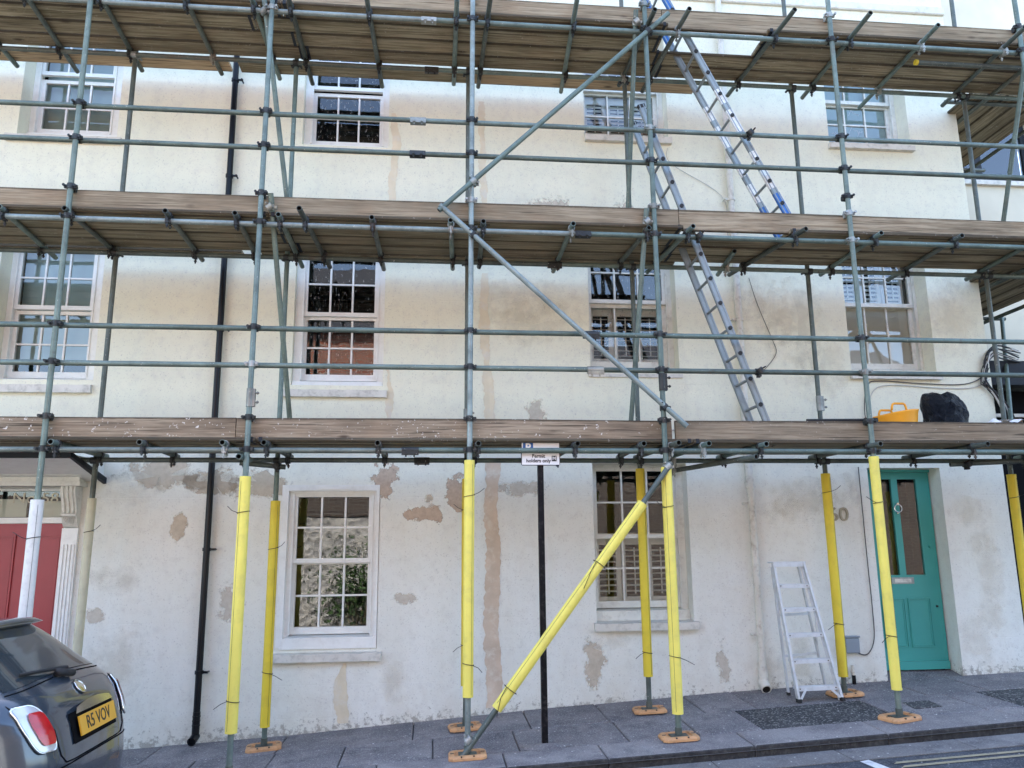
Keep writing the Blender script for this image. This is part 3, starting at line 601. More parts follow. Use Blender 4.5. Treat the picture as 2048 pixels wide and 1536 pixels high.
# column C
win, y = window(h60, Cw[0], (1.805, 2.65), (1.74, 2.42, [2.08]), (1.04, 1.71, [1.38]), mat='oldwhite', label='street level sash window with half height louvred shutters', sill=(1.70, 2.80, .76, .835, .075))
shutters(win, 1.79, 2.67, .99, 1.72, y + .16, R(14))
win, y = window(h60, Cw[1], (1.815, 2.645), (4.385, 5.02, [4.71]), (3.665, 4.30, [3.98]), glass='dirtyglass', mat='oldwhite', label='middle storey sash window with open louvred shutters below', sill=(1.72, 2.78, 3.435, 3.475, .02))
shutters(win, 1.80, 2.66, 3.63, 4.32, y + .16, R(18))
win, y = window(h60, Cw[2], (1.815, 2.66), (7.06, 7.72, [7.40]), (6.43, 6.99, [6.715]), mat='oldwhite', label='upper sash window with closed louvred shutters behind the long ladder', sill=(1.755, 2.79, 6.245, 6.32, .06))
shutters(win, 1.80, 2.67, 6.40, 7.0, y + .13, R(62), pitch=.05)
shutters(win, 1.80, 2.67, 7.02, 7.7, y + .13, R(62), pitch=.05)
# column D
win, y = window(h60, D[0], (4.88, 5.71), (4.43, 5.05, [4.75]), (3.70, 4.385, []), mat='oldwhite', label='middle storey sash window shuttered above and blanked below', sill=(4.73, 5.82, 3.445, 3.52, .06))
shutters(win, 4.86, 5.73, 4.40, 5.1, y + .15, R(50), pitch=.055)
flatblind(win, 4.88, 5.71, 3.66, 4.40, y + .10, 'board')
win, y = window(h60, D[1], (4.88, 5.70), (7.09, 7.7, [7.4]), (6.49, 7.02, [6.785]), mat='oldwhite', label='upper right sash window clouded by a scribbled film', sill=(4.74, 5.82, 6.285, 6.35, .06))
flatblind(win, 4.88, 5.70, 6.40, 7.7, y + .094, 'film', 'window_film')
random.seed(3)
for i in range(15):      # loose white strokes brushed on the film
    mb = MB(); x, z = random.uniform(4.9, 5.35), random.uniform(6.55, 6.98); pts = []
    for k in range(6): pts.append((x, y + .0885, z)); x += random.uniform(.003, .022); z += random.uniform(-.035, .035)
    mb.path(pts, .0028, 5); obj('film_stroke', mb, M_['signw'], win)
random.seed(11)

# ---- doors
def panel_mould(mb, x0, x1, z0, z1, y, t=.022, h=.012, mi=0):
    for k, (i, hh) in enumerate(((0, h), (t * .8, h * .5))):
        a, b, c, d = x0 + i, x1 - i, z0 + i, z1 - i; tt = t * .55
        mb.box(a, b, y - hh, y, c, c + tt, mi); mb.box(a, b, y - hh, y, d - tt, d, mi); mb.box(a, a + tt, y - hh, y, c + tt, d - tt, mi); mb.box(b - tt, b, y - hh, y, c + tt, d - tt, mi)
def door_leaf(x0, x1, z0, z1, y, holes):
    mb = MB(); facade(mb, x0, x1, z0, z1, [(a, b, c, d, -.08) for a, b, c, d in holes], y); return mb
gd = empty('door', (5.26, W + .19, .26), 'green front door with two tall glazed panels', parent=h60)
yd = W + .20
holes = [(4.985, 5.21, 1.27, 2.33), (5.285, 5.51, 1.27, 2.33)]
obj('door_leaf', door_leaf(4.85, 5.67, .27, 2.405, yd, holes), M_['green'], gd, norm=False)
mb = MB()
for x0, x1 in ((4.985, 5.21), (5.285, 5.51)): panel_mould(mb, x0 - .02, x1 + .02, .50, 1.02, yd)
mb.bar((4.86, yd - .015, .315), (5.66, yd - .015, .315), .03, .085); obj('moulding', mb, M_['green'], gd)
for x0, x1 in ((4.985, 5.21), (5.285, 5.51)):
    mb = MB(); mb.add([(x0, yd + .02, 1.27), (x1, yd + .02, 1.27), (x1, yd + .02, 2.33), (x0, yd + .02, 2.33)], [(0, 1, 2, 3)]); obj('glass_panel', mb, M_['glass'], gd, norm=False)
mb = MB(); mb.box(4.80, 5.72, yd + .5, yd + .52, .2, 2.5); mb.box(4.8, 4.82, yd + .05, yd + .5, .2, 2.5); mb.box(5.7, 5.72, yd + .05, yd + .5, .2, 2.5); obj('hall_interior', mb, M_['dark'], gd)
mb = MB(); mb.box(4.835, 5.683, yd - .01, yd + .05, 2.407, 2.438); obj('door_frame', mb, M_['green'], gd)
mb = MB(); pts = [(5.247 + .043 * math.cos(t * math.pi / 12), yd - .035, 2.00 + .043 * math.sin(t * math.pi / 12)) for t in range(25)]; mb.path(pts, .006, 8); mb.tube((5.247, yd - .002, 2.05), (5.247, yd - .04, 2.05), .014, 12); mb.tube((5.247, yd - .002, 1.95), (5.247, yd - .02, 1.95), .009, 10); obj('knocker', mb, M_['chrome'], gd)
mb = MB(); mb.box(5.10, 5.36, yd - .010, yd, 1.175, 1.245, 0); mb.box(5.135, 5.325, yd - .013, yd - .0101, 1.190, 1.230, 1); obj('letter_plate', mb, [M_['clampl'], M_['sill']], gd)
mb = MB(); mb.tube((5.60, yd, .93), (5.60, yd - .012, .93), .012, 12); obj('keyhole', mb, M_['lead'], gd)
mb = MB(); mb.tube((5.60, yd, 1.58), (5.60, yd - .02, 1.58), .018, 12); obj('door_lock', mb, M_['green'], gd)
mb = MB(); mb.hexa([(4.83, W - .02, .12), (5.70, W - .02, .12), (5.70, yd + .02, .12), (4.83, yd + .02, .12)], [(4.83, W - .02, .205), (5.70, W - .02, .215), (5.70, yd + .02, .262), (4.83, yd + .02, .262)]); o = obj('doorstep', mb, M_['paver'], h60)
# white flyer-like reflection panel is the glazing itself; red door
rd = empty('door', (-4.05, W + .14, -.2), 'red panelled front door under a glazed fanlight', parent=h58); yr = W + .14
mb = door_leaf(-4.50, -3.625, -.32, 1.89, yr, []); obj('door_leaf', mb, M_['red'], rd, norm=False)
mb = MB()
for x0, x1 in ((-4.44, -4.10), (-3.98, -3.66)):
    for z0, z1 in ((.78, 1.78), (-.15, .62)): panel_mould(mb, x0, x1, z0, z1, yr, .03, .015)
obj('moulding', mb, M_['red'], rd)
mb = MB(); mb.box(-4.528, -3.602, yr - .03, yr + .06, 1.892, 1.95); mb.box(-4.528, -3.602, yr - .03, yr + .06, 2.215, 2.238); mb.box(-3.622, -3.602, yr - .03, yr + .06, -.4, 1.892); mb.box(-4.528, -4.503, yr - .03, yr + .06, -.4, 1.892); obj('door_frame', mb, M_['white'], rd)
mb = MB(); mb.add([(-4.528, yr + .01, 1.95), (-3.602, yr + .01, 1.95), (-3.602, yr + .01, 2.215), (-4.528, yr + .01, 2.215)], [(0, 1, 2, 3)]); obj('fanlight', mb, M_['glass'], rd, norm=False)
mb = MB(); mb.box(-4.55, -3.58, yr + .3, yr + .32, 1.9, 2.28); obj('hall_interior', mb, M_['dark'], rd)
mb = MB(); mb.box(-3.93, -3.61, yr + .10, yr + .12, 1.95, 2.12, 0); mb.box(-4.35, -4.08, yr + .10, yr + .12, 1.96, 2.14, 0); obj('pale_curtain', mb, M_['board'], rd)
text('house_number', 'No 58', .15, (-3.96, yr + .004, 2.14), M_['gold'], rd, ext=.001, sx=1.15)
# pilaster, console bracket, entablature, canopy of the red door
def bracket(x0, x1):
    prof = [(0, 2.24), (-.17, 2.24), (-.175, 2.20), (-.16, 2.15), (-.125, 2.09), (-.10, 2.02), (-.09, 1.98), (-.11, 1.975), (-.11, 1.955), (-.09, 1.95), (-.075, 1.92), (-.055, 1.88), (-.03, 1.85), (0, 1.84)]
    mb = MB(); mb.poly([(x0, W + p, z) for p, z in prof], (x1 - x0, 0, 0))
    for k in range(3):
        xx = x0 + (x1 - x0) * (.2 + .3 * k); mb.path([(xx, W + p - .004, z) for p, z in prof[1:7]], .010, 6)
    for k in range(7):
        xx = x0 + (x1 - x0) * (.12 + .127 * k); mb.bar((xx, W - .10, 1.945), ((x0 + x1) / 2 + (xx - (x0 + x1) / 2) * .35, W - .045, 1.865), .008, .010)
    return mb
for x0, x1 in ((-3.60, -3.45), (-4.68, -4.53)):
    obj('console_bracket', bracket(x0 + .005, x1 - .005), M_['oldwhite'], h58)
    mb = MB(); mb.box(x0, x1, W - .035, W + .16, -.45, 1.838)
    for k in range(4): mb.box(x0 + .018 + k * .033, x0 + .036 + k * .033, W - .046, W - .0352, .05, 1.68)
    mb.box(x0 - .005, x1 + .005, W - .05, W - .036, -.4, -.05); obj('pilaster', mb, M_['white'], h58)
mb = MB(); mb.box(-4.72, -3.41, W - .19, W, 2.243, 2.285); mb.box(-4.70, -3.43, W - .16, W, 2.286, 2.34); mb.box(-4.74, -3.39, W - .24, W, 2.341, 2.38); mb.hexa([(-4.75, W - .25, 2.381), (-3.38, W - .25, 2.381), (-3.38, W, 2.381), (-4.75, W, 2.381)], [(-4.85, W - .5, 2.46), (-3.30, W - .5, 2.46), (-3.30, W, 2.46), (-4.85, W, 2.46)]); obj('entablature', mb, M_['oldwhite'], h58)
cp = empty('door_canopy', (-4.05, W - .4, 2.5), 'flat canopy over the red door', parent=h58)
mb = MB(); mb.hexa([(-4.90, 7.62, 2.462), (-3.27, 7.62, 2.462), (-3.27, W, 2.30), (-4.90, W, 2.30)], [(-4.90, 7.62, 2.485), (-3.27, 7.62, 2.485), (-3.27, W, 2.5), (-4.90, W, 2.5)]); obj('soffit', mb, M_['white'], cp)
mb = MB(); mb.hexa([(-3.268, 7.60, 2.455), (-3.235, 7.60, 2.455), (-3.235, W, 2.275), (-3.268, W, 2.275)], [(-3.268, 7.60, 2.50), (-3.235, 7.60, 2.50), (-3.235, W, 2.335), (-3.268, W, 2.335)]); mb.box(-4.93, -3.235, 7.585, 7.605, 2.44, 2.5); obj('lead_flashing', mb, M_['lead'], cp)
# numbers 60 on the wall
text('house_number', '60', .215, (4.445, W - .012, 1.925), M_['number'], h60, ext=.010, sx=1.1)

# ---- downpipes
def downpipe(x0, z0, x1, z1, rr, mat, label, clips, y=W - .07, ear=1):
    t = empty('downpipe', (x0, y, z0), label, 'downpipe')
    mb = MB(); mb.tube((x0, y, z0), (x1, y, z1), rr, 16); obj('pipe', mb, mat, t)
    for z in clips:
        x = x0 + (x1 - x0) * (z - z0) / (z1 - z0)
        mb = MB(); mb.tube((x, y, z - .016), (x, y, z + .016), rr + .009, 16); mb.bar((x, y - .01, z), (x + ear * (rr + .055), y - .01, z), .012, .022); mb.tube((x + ear * (rr + .045), y - .035, z), (x + ear * (rr + .045), y + .05, z), .009, 8); obj('bracket', mb, mat, t)
    return t
dp = downpipe(-2.19, -.10, -2.235, 9.5, .032, M_['blackpipe'], 'black downpipe running up the cream wall from the paving', [6.78, 5.62, 3.88, 1.62, .46])
mb = MB()
for z in (-.02, .02, .06): mb.tube((-2.19, W - .07, z - .006), (-2.19, W - .07, z + .006), .038, 16)
mb.tube((-2.19, W - .07, -.10), (-2.19, W - .07, .10), .035, 16); mb.tube((-2.19, W - .05, -.12), (-2.20, W - .16, -.15), .040, 16, hollow=.008); obj('shoe', mb, M_['blackpipe'], dp)
dp = downpipe(3.44, .25, 3.46, 9.0, .036, M_['greypipe'], 'old white painted iron downpipe left of the stepladder', [2.05, .70, 4.1, 5.55], ear=-1)
mb = MB(); mb.tube((3.44, W - .07, .22), (3.44, W - .07, .36), .046, 16); mb.tube((3.44, W - .05, .24), (3.43, W - .16, .17), .052, 16, hollow=.012, bore=1); obj('shoe', mb, [M_['greypipe'], M_['bore']], dp)
mb = MB(); mb.tube((3.44, W - .07, 2.22), (3.44, W - .07, 2.34), .046, 16); mb.tube((3.44, W - .07, 2.34), (3.44, W - .07, 3.2), .040, 16); obj('collar', mb, M_['greypipe'], dp)
# ---- cables on the wall
def cable(pts, r, mat, label, cat='cable', sub=6):
    P = [Vector((x, W - .012 - r, z)) for x, z in pts]; out = []
    for i in range(len(P) - 1):
        p0, p1, p2, p3 = P[max(i - 1, 0)], P[i], P[i + 1], P[min(i + 2, len(P) - 1)]
        for k in range(sub):
            t = k / sub; out.append(.5 * ((2 * p1) + (-p0 + p2) * t + (2 * p0 - 5 * p1 + 4 * p2 - p3) * t * t + (-p0 + 3 * p1 - 3 * p2 + p3) * t ** 3))
    out.append(P[-1]); mb = MB(); mb.path(out, r, 6); return tag(obj('cable', mb, mat), label, cat)
cable([(4.72, 2.45), (4.72, 1.5), (4.725, .95), (4.71, .62), (4.62, .47), (4.50, .50), (4.45, .60)], .006, M_['cable'], 'dark cable looping from beside the green door to the grey box')
cable([(1.0, 2.72), (1.13, 2.82), (1.25, 2.86), (1.8, 2.855), (2.8, 2.85), (3.3, 2.85), (3.45, 2.95)], .006, M_['cablew'], 'thin pale cable running level above the lowest deck')
cable([(3.62, 4.62), (3.70, 4.3), (3.84, 3.9), (3.88, 3.75), (3.80, 3.62), (3.66, 3.48)], .004, M_['cable'], 'thin dark cable hanging beside the old white downpipe')
cable([(4.88, 2.75), (4.86, 3.1), (4.93, 3.38), (5.1, 3.425), (5.6, 3.40), (6.1, 3.40), (6.35, 3.50), (6.43, 3.6)], .006, M_['cable'], 'dark cable sagging under the blanked window sill')
cable([(4.93, 2.75), (4.91, 3.05), (4.98, 3.30), (5.2, 3.38), (5.8, 3.35), (6.2, 3.36), (6.42, 3.46)], .005, M_['cablew'], 'paler cable sagging below the dark one towards the corner')
cable([(2.74, 6.2), (2.78, 6.0), (3.36, 5.62), (3.40, 5.2), (3.42, 4.9)], .004, M_['cablew'], 'thin pale cable dropping from the shuttered upper window')
# meter box, stub pipe
jb = empty('junction_box', (4.44, W - .04, .48), 'small grey plastic box fixed low on the wall left of the green door', 'junction box')
mb = MB(); mb.bbox(4.37, 4.515, W - .07, W, .49, .645, .008); obj('case', mb, M_['greybox'], jb)
mb = MB(); mb.bbox(4.362, 4.523, W - .08, W, .646, .662, .003); obj('lid', mb, M_['greybox'], jb)
sp = empty('stub_pipe', (4.44, W - .05, .2), 'short capped pipe stub rising at the foot of the wall', 'pipe')
mb = MB(); mb.tube((4.43, W - .05, .17), (4.43, W - .05, .27), .020, 12); obj('lower_pipe', mb, M_['blackpipe'], sp)
mb = MB(); mb.tube((4.43, W - .05, .27), (4.43, W - .05, .37), .022, 12); mb.tube((4.43, W - .05, .29), (4.43, W - .05, .31), .028, 12); obj('upper_pipe', mb, M_['greypipe'], sp)

# ---- neighbour set back on the right
YN = 10.4
nb = empty('neighbour_house', (9, YN, .3), 'cream house set back round the corner behind the end of the scaffold', 'house')
mb = MB(); NW = (7.45, 9.10, 6.95, 8.0, .15)
facade(mb, 6.46, 14, -.5, 10.6, [NW], YN); mb.add([(6.46, YN, 10.6), (14, YN, 10.6), (14, 16, 10.6), (6.46, 16, 10.6)], [(0, 1, 2, 3)]); obj('wall', mb, M_['wallfar'], nb, norm=False)
nw = empty('window', (7.9, YN, 7.0), None, parent=nb)
mb = MB(); mb.box(7.45, 9.1, YN + .1, YN + .15, 6.95, 7.06); mb.box(7.45, 7.52, YN + .1, YN + .15, 7.06, 8); mb.box(9.02, 9.1, YN + .1, YN + .15, 7.06, 8); mb.box(8.2, 8.32, YN + .1, YN + .15, 7.06, 8); obj('frame', mb, M_['lead'], nw)
mb = MB(); mb.add([(7.5, YN + .12, 7), (9.05, YN + .12, 7), (9.05, YN + .12, 8), (7.5, YN + .12, 8)], [(0, 1, 2, 3)]); obj('pane', mb, M_['glass'], nw, norm=False)
mb = MB(); mb.box(7.4, 9.2, YN + .4, YN + .42, 6.9, 8.1); obj('room_interior', mb, M_['dark'], nw)
mb = MB(); mb.box(7.4, 9.2, YN - .06, YN, 6.87, 6.94); obj('stone_sill', mb, M_['sill'], nw)
mb = MB(); mb.box(6.47, 9.2, 8.95, YN, 3.62, 3.76); mb.box(6.47, 9.2, 8.90, 8.949, 3.50, 3.80); obj('flat_roof', mb, M_['lead'], nb)
mb = MB(); mb.box(6.47, 9.2, 9.3, 9.35, -.2, 3.499); obj('dark_void', mb, M_['carblack'], nb)  # near-black sheet: the unlit void under the flat roof, put in as colour
mb = MB(); mb.box(6.47, 8.2, 9.24, 9.298, 3.16, 3.20); obj('pale_lintel', mb, M_['sill'], nb)
mb = MB(); mb.tube((6.72, 9.1, 2.4), (6.72, 9.1, 3.5), .055, 12); obj('blue_grey_post', mb, M_['greybox'], nb)
t = empty('cable_bundle', (6.5, W, 3.3), 'tangle of black and pale cables wrapped round the corner of the house', 'cables')
for k in range(9):
    mb = MB(); o = k * .018; yy = W - .03 - .012 * (k % 3)
    q = lambda: random.uniform(-.025, .025)
    pts = [(7.2, 8.9, 3.92 - o), (6.85, 8.75, 3.95 - o), (6.56, yy + .08, 3.86 - o * .6), (6.42 - o * .5, yy, 3.74 - o), (6.36 - o * .4, yy, 3.55 - o), (6.37 - o * .3, yy, 3.40), (6.47 + o * .3, yy, 3.22), (6.55 + o * .4, yy, 3.0), (6.56 + o * .4, yy, 2.6)]
    pts = [(x + q(), y, z + q()) for x, y, z in pts]; P = [Vector(p) for p in pts]; out = []
    for i in range(len(P) - 1):
        p0, p1, p2, p3 = P[max(i - 1, 0)], P[i], P[i + 1], P[min(i + 2, len(P) - 1)]
        for h in range(5):
            u = h / 5; out.append(.5 * ((2 * p1) + (-p0 + p2) * u + (2 * p0 - 5 * p1 + 4 * p2 - p3) * u * u + (-p0 + 3 * p1 - 3 * p2 + p3) * u ** 3))
    mb.path(out, random.choice((.006, .008, .011)), 6); obj('cable', mb, M_['cablew'] if k in (1, 5) else M_['cable'] if k % 2 else M_['rubber'], t)

# ================================================================= SCAFFOLD
TR = .0242
IY = 7.95
sc = empty('scaffold', (1.5, 7.5, 0), 'three-lift tube scaffold with timber decks along both house fronts', 'scaffold')
ret = empty('scaffold', (6.9, 9, 0.3), 'short return scaffold turning the corner at the right end', 'scaffold')
LED = [2.452, 4.522, 6.715]
DECK = [2.523, 4.597, 6.79]
# clamp meshes (shared)
def coupler_mesh(kind, mat):
    mb = MB()
    if kind == 'VX':      # standard (vertical) to a tube along x lying behind it
        mb.tube((0, 0, -.026), (0, 0, .026), .0325, 12); mb.tube((-.026, .05, 0), (.026, .05, 0), .0325, 12)
        mb.box(-.02, .02, .015, .045, -.02, .02)
        for s in (-1, 1):
            mb.box(s * .03, s * .056, -.010, .012, -.016, .016); mb.tube((s * .046, -.035, 0), (s * .046, .03, 0), .0075, 6); mb.tube((s * .046, -.045, 0), (s * .046, -.030, 0), .013, 6)
    elif kind == 'XY':    # ledger (x) below a transom (y)
        mb.tube((-.024, 0, 0), (.024, 0, 0), .0325, 12); mb.tube((0, -.024, .05), (0, .024, .05), .0325, 12)
        mb.box(-.018, .018, -.018, .018, .01, .04)
        mb.box(-.016, .016, -.05, -.028, -.012, .014); mb.tube((0, -.046, .04), (0, -.046, -.055), .0075, 6); mb.tube((0, -.046, -.03), (0, -.046, -.045), .014, 6)
        mb.tube((0, .04, .05), (0, .04, -.075), .0075, 6); mb.tube((0, .04, -.045), (0, .04, -.06), .014, 6); mb.box(-.018, .018, .025, .05, -.03, -.016)
    elif kind == 'SW':    # swivel
        mb.tube((0, 0, -.026), (0, 0, .026), .0325, 12); mb.tube((-.02, -.05, -.016), (.02, -.05, .016), .0325, 12); mb.tube((0, 0, 0), (0, -.05, 0), .02, 8)
        mb.tube((.046, -.04, 0), (.046, .02, 0), .0075, 6); mb.tube((.046, -.05, .0), (.046, -.036, 0), .013, 6); mb.tube((-.03, -.09, .035), (-.03, -.02, .035), .0075, 6); mb.box(.025, .056, -.01, .012, -.016, .016)
    elif kind == 'SL':    # sleeve along x
        mb.tube((-.075, 0, 0), (.075, 0, 0), .031, 12); mb.box(-.074, .074, -.045, -.02, -.044, -.012)
        for s in (-1, 1): mb.tube((s * .036, -.032, -.062), (s * .036, -.032, -.005), .008, 6); mb.tube((s * .036, -.056, -.028), (s * .036, -.03, -.028), .013, 6)
        mb.box(-.074, .074, -.02, .02, -.040, -.026)
    me = mesh(mb, mat); fixn(me); return me
CM = {(k, c): coupler_mesh(k, M_[c]) for k in ('VX', 'XY', 'SW', 'SL') for c in ('clamp', 'clampl')}
def clamp(kind, loc, parent, rot=(0, 0, 0), light=None):
    c = 'clampl' if (light if light is not None else random.random() < .14) else 'clamp'
    j = random.uniform(-.25, .25)
    r = {'VX': (rot[0], rot[1] + random.choice((0, 1)) * math.pi, rot[2]), 'XY': (rot[0] + 0, rot[1], rot[2] + random.choice((0, math.pi))), 'SW': rot, 'SL': (rot[0] + j, rot[1], rot[2])}[kind]
    n = {'VX': 'coupler', 'XY': 'coupler', 'SW': 'swivel_coupler', 'SL': 'sleeve_coupler'}[kind]
    return inst(n, CM[kind, c], loc, parent, r)
def pole(name, p, q, parent, mat='tube', r=TR, hollow=True):
    mb = MB(); mb.tube(p, q, r, 16, hollow=.0045 if hollow else 0, bore=1); return obj(name, mb, [M_[mat], M_['bore']], parent)
def foam(parent, p, q, mat, r=.046, split=True):
    p, q = Vector(p), Vector(q); mb = MB(); d = (q - p)
    n = 16; segs = 8; vs = []
    a = d.normalized().cross(Vector((0, 1, 0))).normalized(); b = d.normalized().cross(a).normalized()
    for k in range(segs + 1):
        c = p + d * (k / segs); rr = r * (1 + random.uniform(-.02, .02)); 
        for i in range(n):
            t = 2 * math.pi * i / n; vs.append(c + a * math.cos(t) * rr + b * math.sin(t) * rr)
    mb.add(vs, [(k * n + i, k * n + (i + 1) % n, (k + 1) * n + (i + 1) % n, (k + 1) * n + i) for k in range(segs) for i in range(n)], 0, True)
    for base in (0, segs * n):   # ring ends
        c = p if base == 0 else q; ins = [c + (vs[base + i] - c) * .56 for i in range(n)]
        mb.add(vs[base:base + n] + ins, [(i, (i + 1) % n, (i + 1) % n + n, i + n) for i in range(n)])
    if split and random.random() < .6:   # the slit along the sleeve
        s = random.choice((-.5, .55, .65)); off = (a * s * -1 + Vector((0, -math.sqrt(1 - s * s), 0))) * (r + .0005)
        mb.bar(p + off + d * .01, q + off - d * .02, .0020, .002, up=(0, 1, 0), mi=1)
    obj('foam_sleeve', mb, [M_[mat], M_['tie']], parent)
def tie(parent, c, d=(0, 0, 1), r=.047, tail=1, tilt=.15):
    c = Vector(c); mb = MB(); pts = []
    for i in range(17):
        t = 2 * math.pi * i / 16; pts.append(c + Vector((math.cos(t) * (r + .003), math.sin(t) * (r + .003), tilt * math.cos(t) * r)))
    mb.path(pts, .0032, 5); e = c + Vector((tail * r * .7, -r * .75, tilt * tail * r * .7)); mb.path([e, e + Vector((tail * .05, -.012, tilt * .10)), e + Vector((tail * random.uniform(.08, .12), -.02, tilt * .28))], .0028, 5)
    obj('cable_tie', mb, M_['tie'], parent)
# outer standards: x at the foot, x at the top
OUT = [(-5.05, -5.05), (-3.205, -3.228), (-1.555, -1.562), (.330, .383), (2.104, 2.112), (4.075, 4.078), (6.19, 6.19)]
INN = [(-5.0, -5.0), (-3.165, -3.14), (-1.47, -1.485), (.355, .378), (2.115, 2.13), (4.085, 4.08), (6.13, 6.215)]
std = {}
mats = ['tube', 'tube', 'tube', 'tubelight', 'tube', 'tube', 'tube']
for i, (a, b) in enumerate(OUT):
    z0 = gz(a, 7.0) + .04
    std['o', i] = pole('standard', (a, 7.0, z0), (b, 7.0, 9.0), sc, mats[i])
for i, (a, b) in enumerate(INN):
    z0 = gz(a, IY) + .04
    std['i', i] = pole('standard', (a, IY, z0), (b, IY, 9.0), sc, 'tube2' if i != 2 else 'tube')
def sx(k, i, z):
    a, b = (OUT if k == 'o' else INN)[i]; return a + (b - a) * z / 9
# ledgers and guard rails (several tubes per run, joined at the sleeves seen in the photograph)
OY = 7.05
def run(name, y, z, joints, x0=-6.0, x1=7.1, mat='tube', dz=0):
    X = [x0] + joints + [x1]; out = []
    for k, (a, b) in enumerate(zip(X, X[1:])):
        o = pole(name, (a, y, z + random.uniform(-.003, .003)), (b, y, z + random.uniform(-.003, .003) + dz), sc, mat if k % 2 == 0 else 'tube'); out.append(o)
    for j in joints: clamp('SL', (j, y, z), out[0], light=False if random.random() < .7 else True)
    return out
ol = [run('ledger', OY, LED[0], [-.175], mat='tubelight'), run('ledger', OY, LED[1], [1.42], mat='tubelight'), run('ledger', OY, LED[2], [-.06], mat='tubelight')]
il = [run('ledger', IY - .05, LED[0] + .005, [-.08], mat='tube2'), run('ledger', IY - .05, LED[1], [1.28], mat='tube2'), run('ledger', IY - .05, LED[2] + .01, [-.03], mat='tube2')]
gr = [run('guard_rail', OY, 3.20, [1.50]), run('guard_rail', OY, 3.535, [1.47]), run('guard_rail', OY, 5.28, [-.15]), run('guard_rail', OY, 5.625, [-.15])]
for z in (7.5, 7.85): run('guard_rail', OY, z, [2.9])
for i in range(7):
    for z in LED + [3.20, 3.535, 5.28, 5.625]: clamp('VX', (sx('o', i, z), 7.0, z), std['o', i])
    for z in (LED[0], LED[1], LED[2] + .01): clamp('VX', (sx('i', i, z), IY, z), std['i', i], (0, 0, math.pi))
    for z in DECK: clamp('VX', (sx('o', i, z), 7.0, z + .205), std['o', i], light=(i in (3, 4, 5) and z > 4))
clamp('VX', (4.0755, 7.0, 4.98), std['o', 5]); clamp('SW', (3.05, OY, 3.2), gr[0][1], (0, R(90), 0)); clamp('SW', (3.13, OY, 5.625), gr[3][1], (0, R(90), 0)); clamp('SW', (2.545, OY, LED[1]), ol[1][1], (0, R(90), 0))
# sleeves on standards
def vsleeve(x, y, z, par, light): 
    mb = MB(); mb.tube((x, y, z - .08), (x, y, z + .08), .031, 12); mb.box(x + .012, x + .045, y - .02, y + .02, z - .078, z + .078)
    for s in (-.04, .04): mb.tube((x + .03, y - .01, z + s), (x + .078, y - .01, z + s), .008, 6); mb.tube((x + .06, y - .01, z + s), (x + .07, y - .01, z + s), .014, 6)
    obj('sleeve_coupler', mb, M_['clampl' if light else 'clamp'], par)
vsleeve(sx('o', 2, 2.90), 7.0, 2.90, std['o', 2], True); vsleeve(sx('o', 4, 3.07), 7.0, 3.08, std['o', 4], False); vsleeve(.36, IY, 2.90, std['i', 3], True); vsleeve(4.085, IY, 3.07, std['i', 5], True)
# transoms: (x at the ledger, front y, x at the back, back y)
T1 = [(-4.4, 6.93, -4.4, 8.05), (-3.12, 6.92, -3.10, 8.05), (-2.42, 6.92, -2.44, 8.05), (-1.75, 6.92, -1.78, 8.05), (-1.40, 6.92, -1.36, 8.05), (-.45, 6.92, -.44, 8.05), (.42, 6.93, .44, 8.05), (1.29, 6.92, 1.26, 8.05), (1.89, 6.90, 1.92, 8.05), (2.17, 6.84, 2.10, 8.05), (2.47, 6.88, 2.45, 8.05), (3.01, 6.90, 2.98, 8.05), (4.06, 6.86, 3.98, 8.05), (5.09, 6.84, 5.02, 8.05), (6.3, 6.9, 6.3, 8.05)]
T2 = [(-4.5, 6.95, -4.5, 8.2), (-3.78, 6.95, -3.85, 8.22), (-3.22, 6.94, -3.18, 8.05), (-2.37, 6.93, -2.38, 8.18), (-1.77, 6.93, -1.80, 8.1), (-1.385, 6.93, -1.38, 8.30), (-1.16, 6.78, -1.09, 8.30), (-.55, 6.93, -.52, 8.32), (.17, 6.94, .22, 8.25), (.47, 6.94, .50, 8.17), (1.31, 6.93, 1.32, 8.25), (2.04, 6.97, 1.98, 8.1), (2.44, 6.90, 2.36, 8.2), (3.52, 6.88, 3.30, 8.22), (3.02, 7.5, 3.17, 8.22), (4.34, 6.92, 4.33, 8.14), (5.18, 6.92, 5.19, 8.25), (6.02, 6.95, 6.09, 8.17)]
T3 = [(-4.5, 6.8, -4.5, 8.3), (-3.85, 6.8, -3.9, 8.35), (-3.16, 6.80, -3.19, 8.27), (-2.37, 6.82, -2.34, 8.26), (-1.74, 6.80, -1.72, 8.30), (-1.39, 6.80, -1.37, 8.37), (-.64, 6.76, -.59, 8.36), (.21, 6.78, .22, 8.24), (.52, 6.70, .50, 8.27), (1.385, 6.66, 1.46, 8.29), (2.135, 6.76, 2.10, 8.1), (2.46, 6.72, 2.40, 8.2), (3.49, 6.64, 3.42, 8.2), (4.30, 6.62, 4.32, 8.17), (5.09, 6.74, 5.11, 8.32), (6.02, 6.7, 6.09, 8.19)]
for TT, lz, zi in ((T1, LED[0], .005), (T2, LED[1], 0), (T3, LED[2], .01)):
    for (x, yf, xb, yb) in TT:
        xf = x + (x - xb) * (7.05 - yf) / 1.0; lit = random.random()
        o = pole('transom', (xf, yf, lz + .049), (xb, yb, lz + .049 + zi), sc, 'tube2' if lit < .6 else 'tube')
        if yf < 7.0: clamp('XY', (x, OY, lz), o)
        clamp('XY', (x + (xb - x) * .85, IY - .05, lz + zi), o)
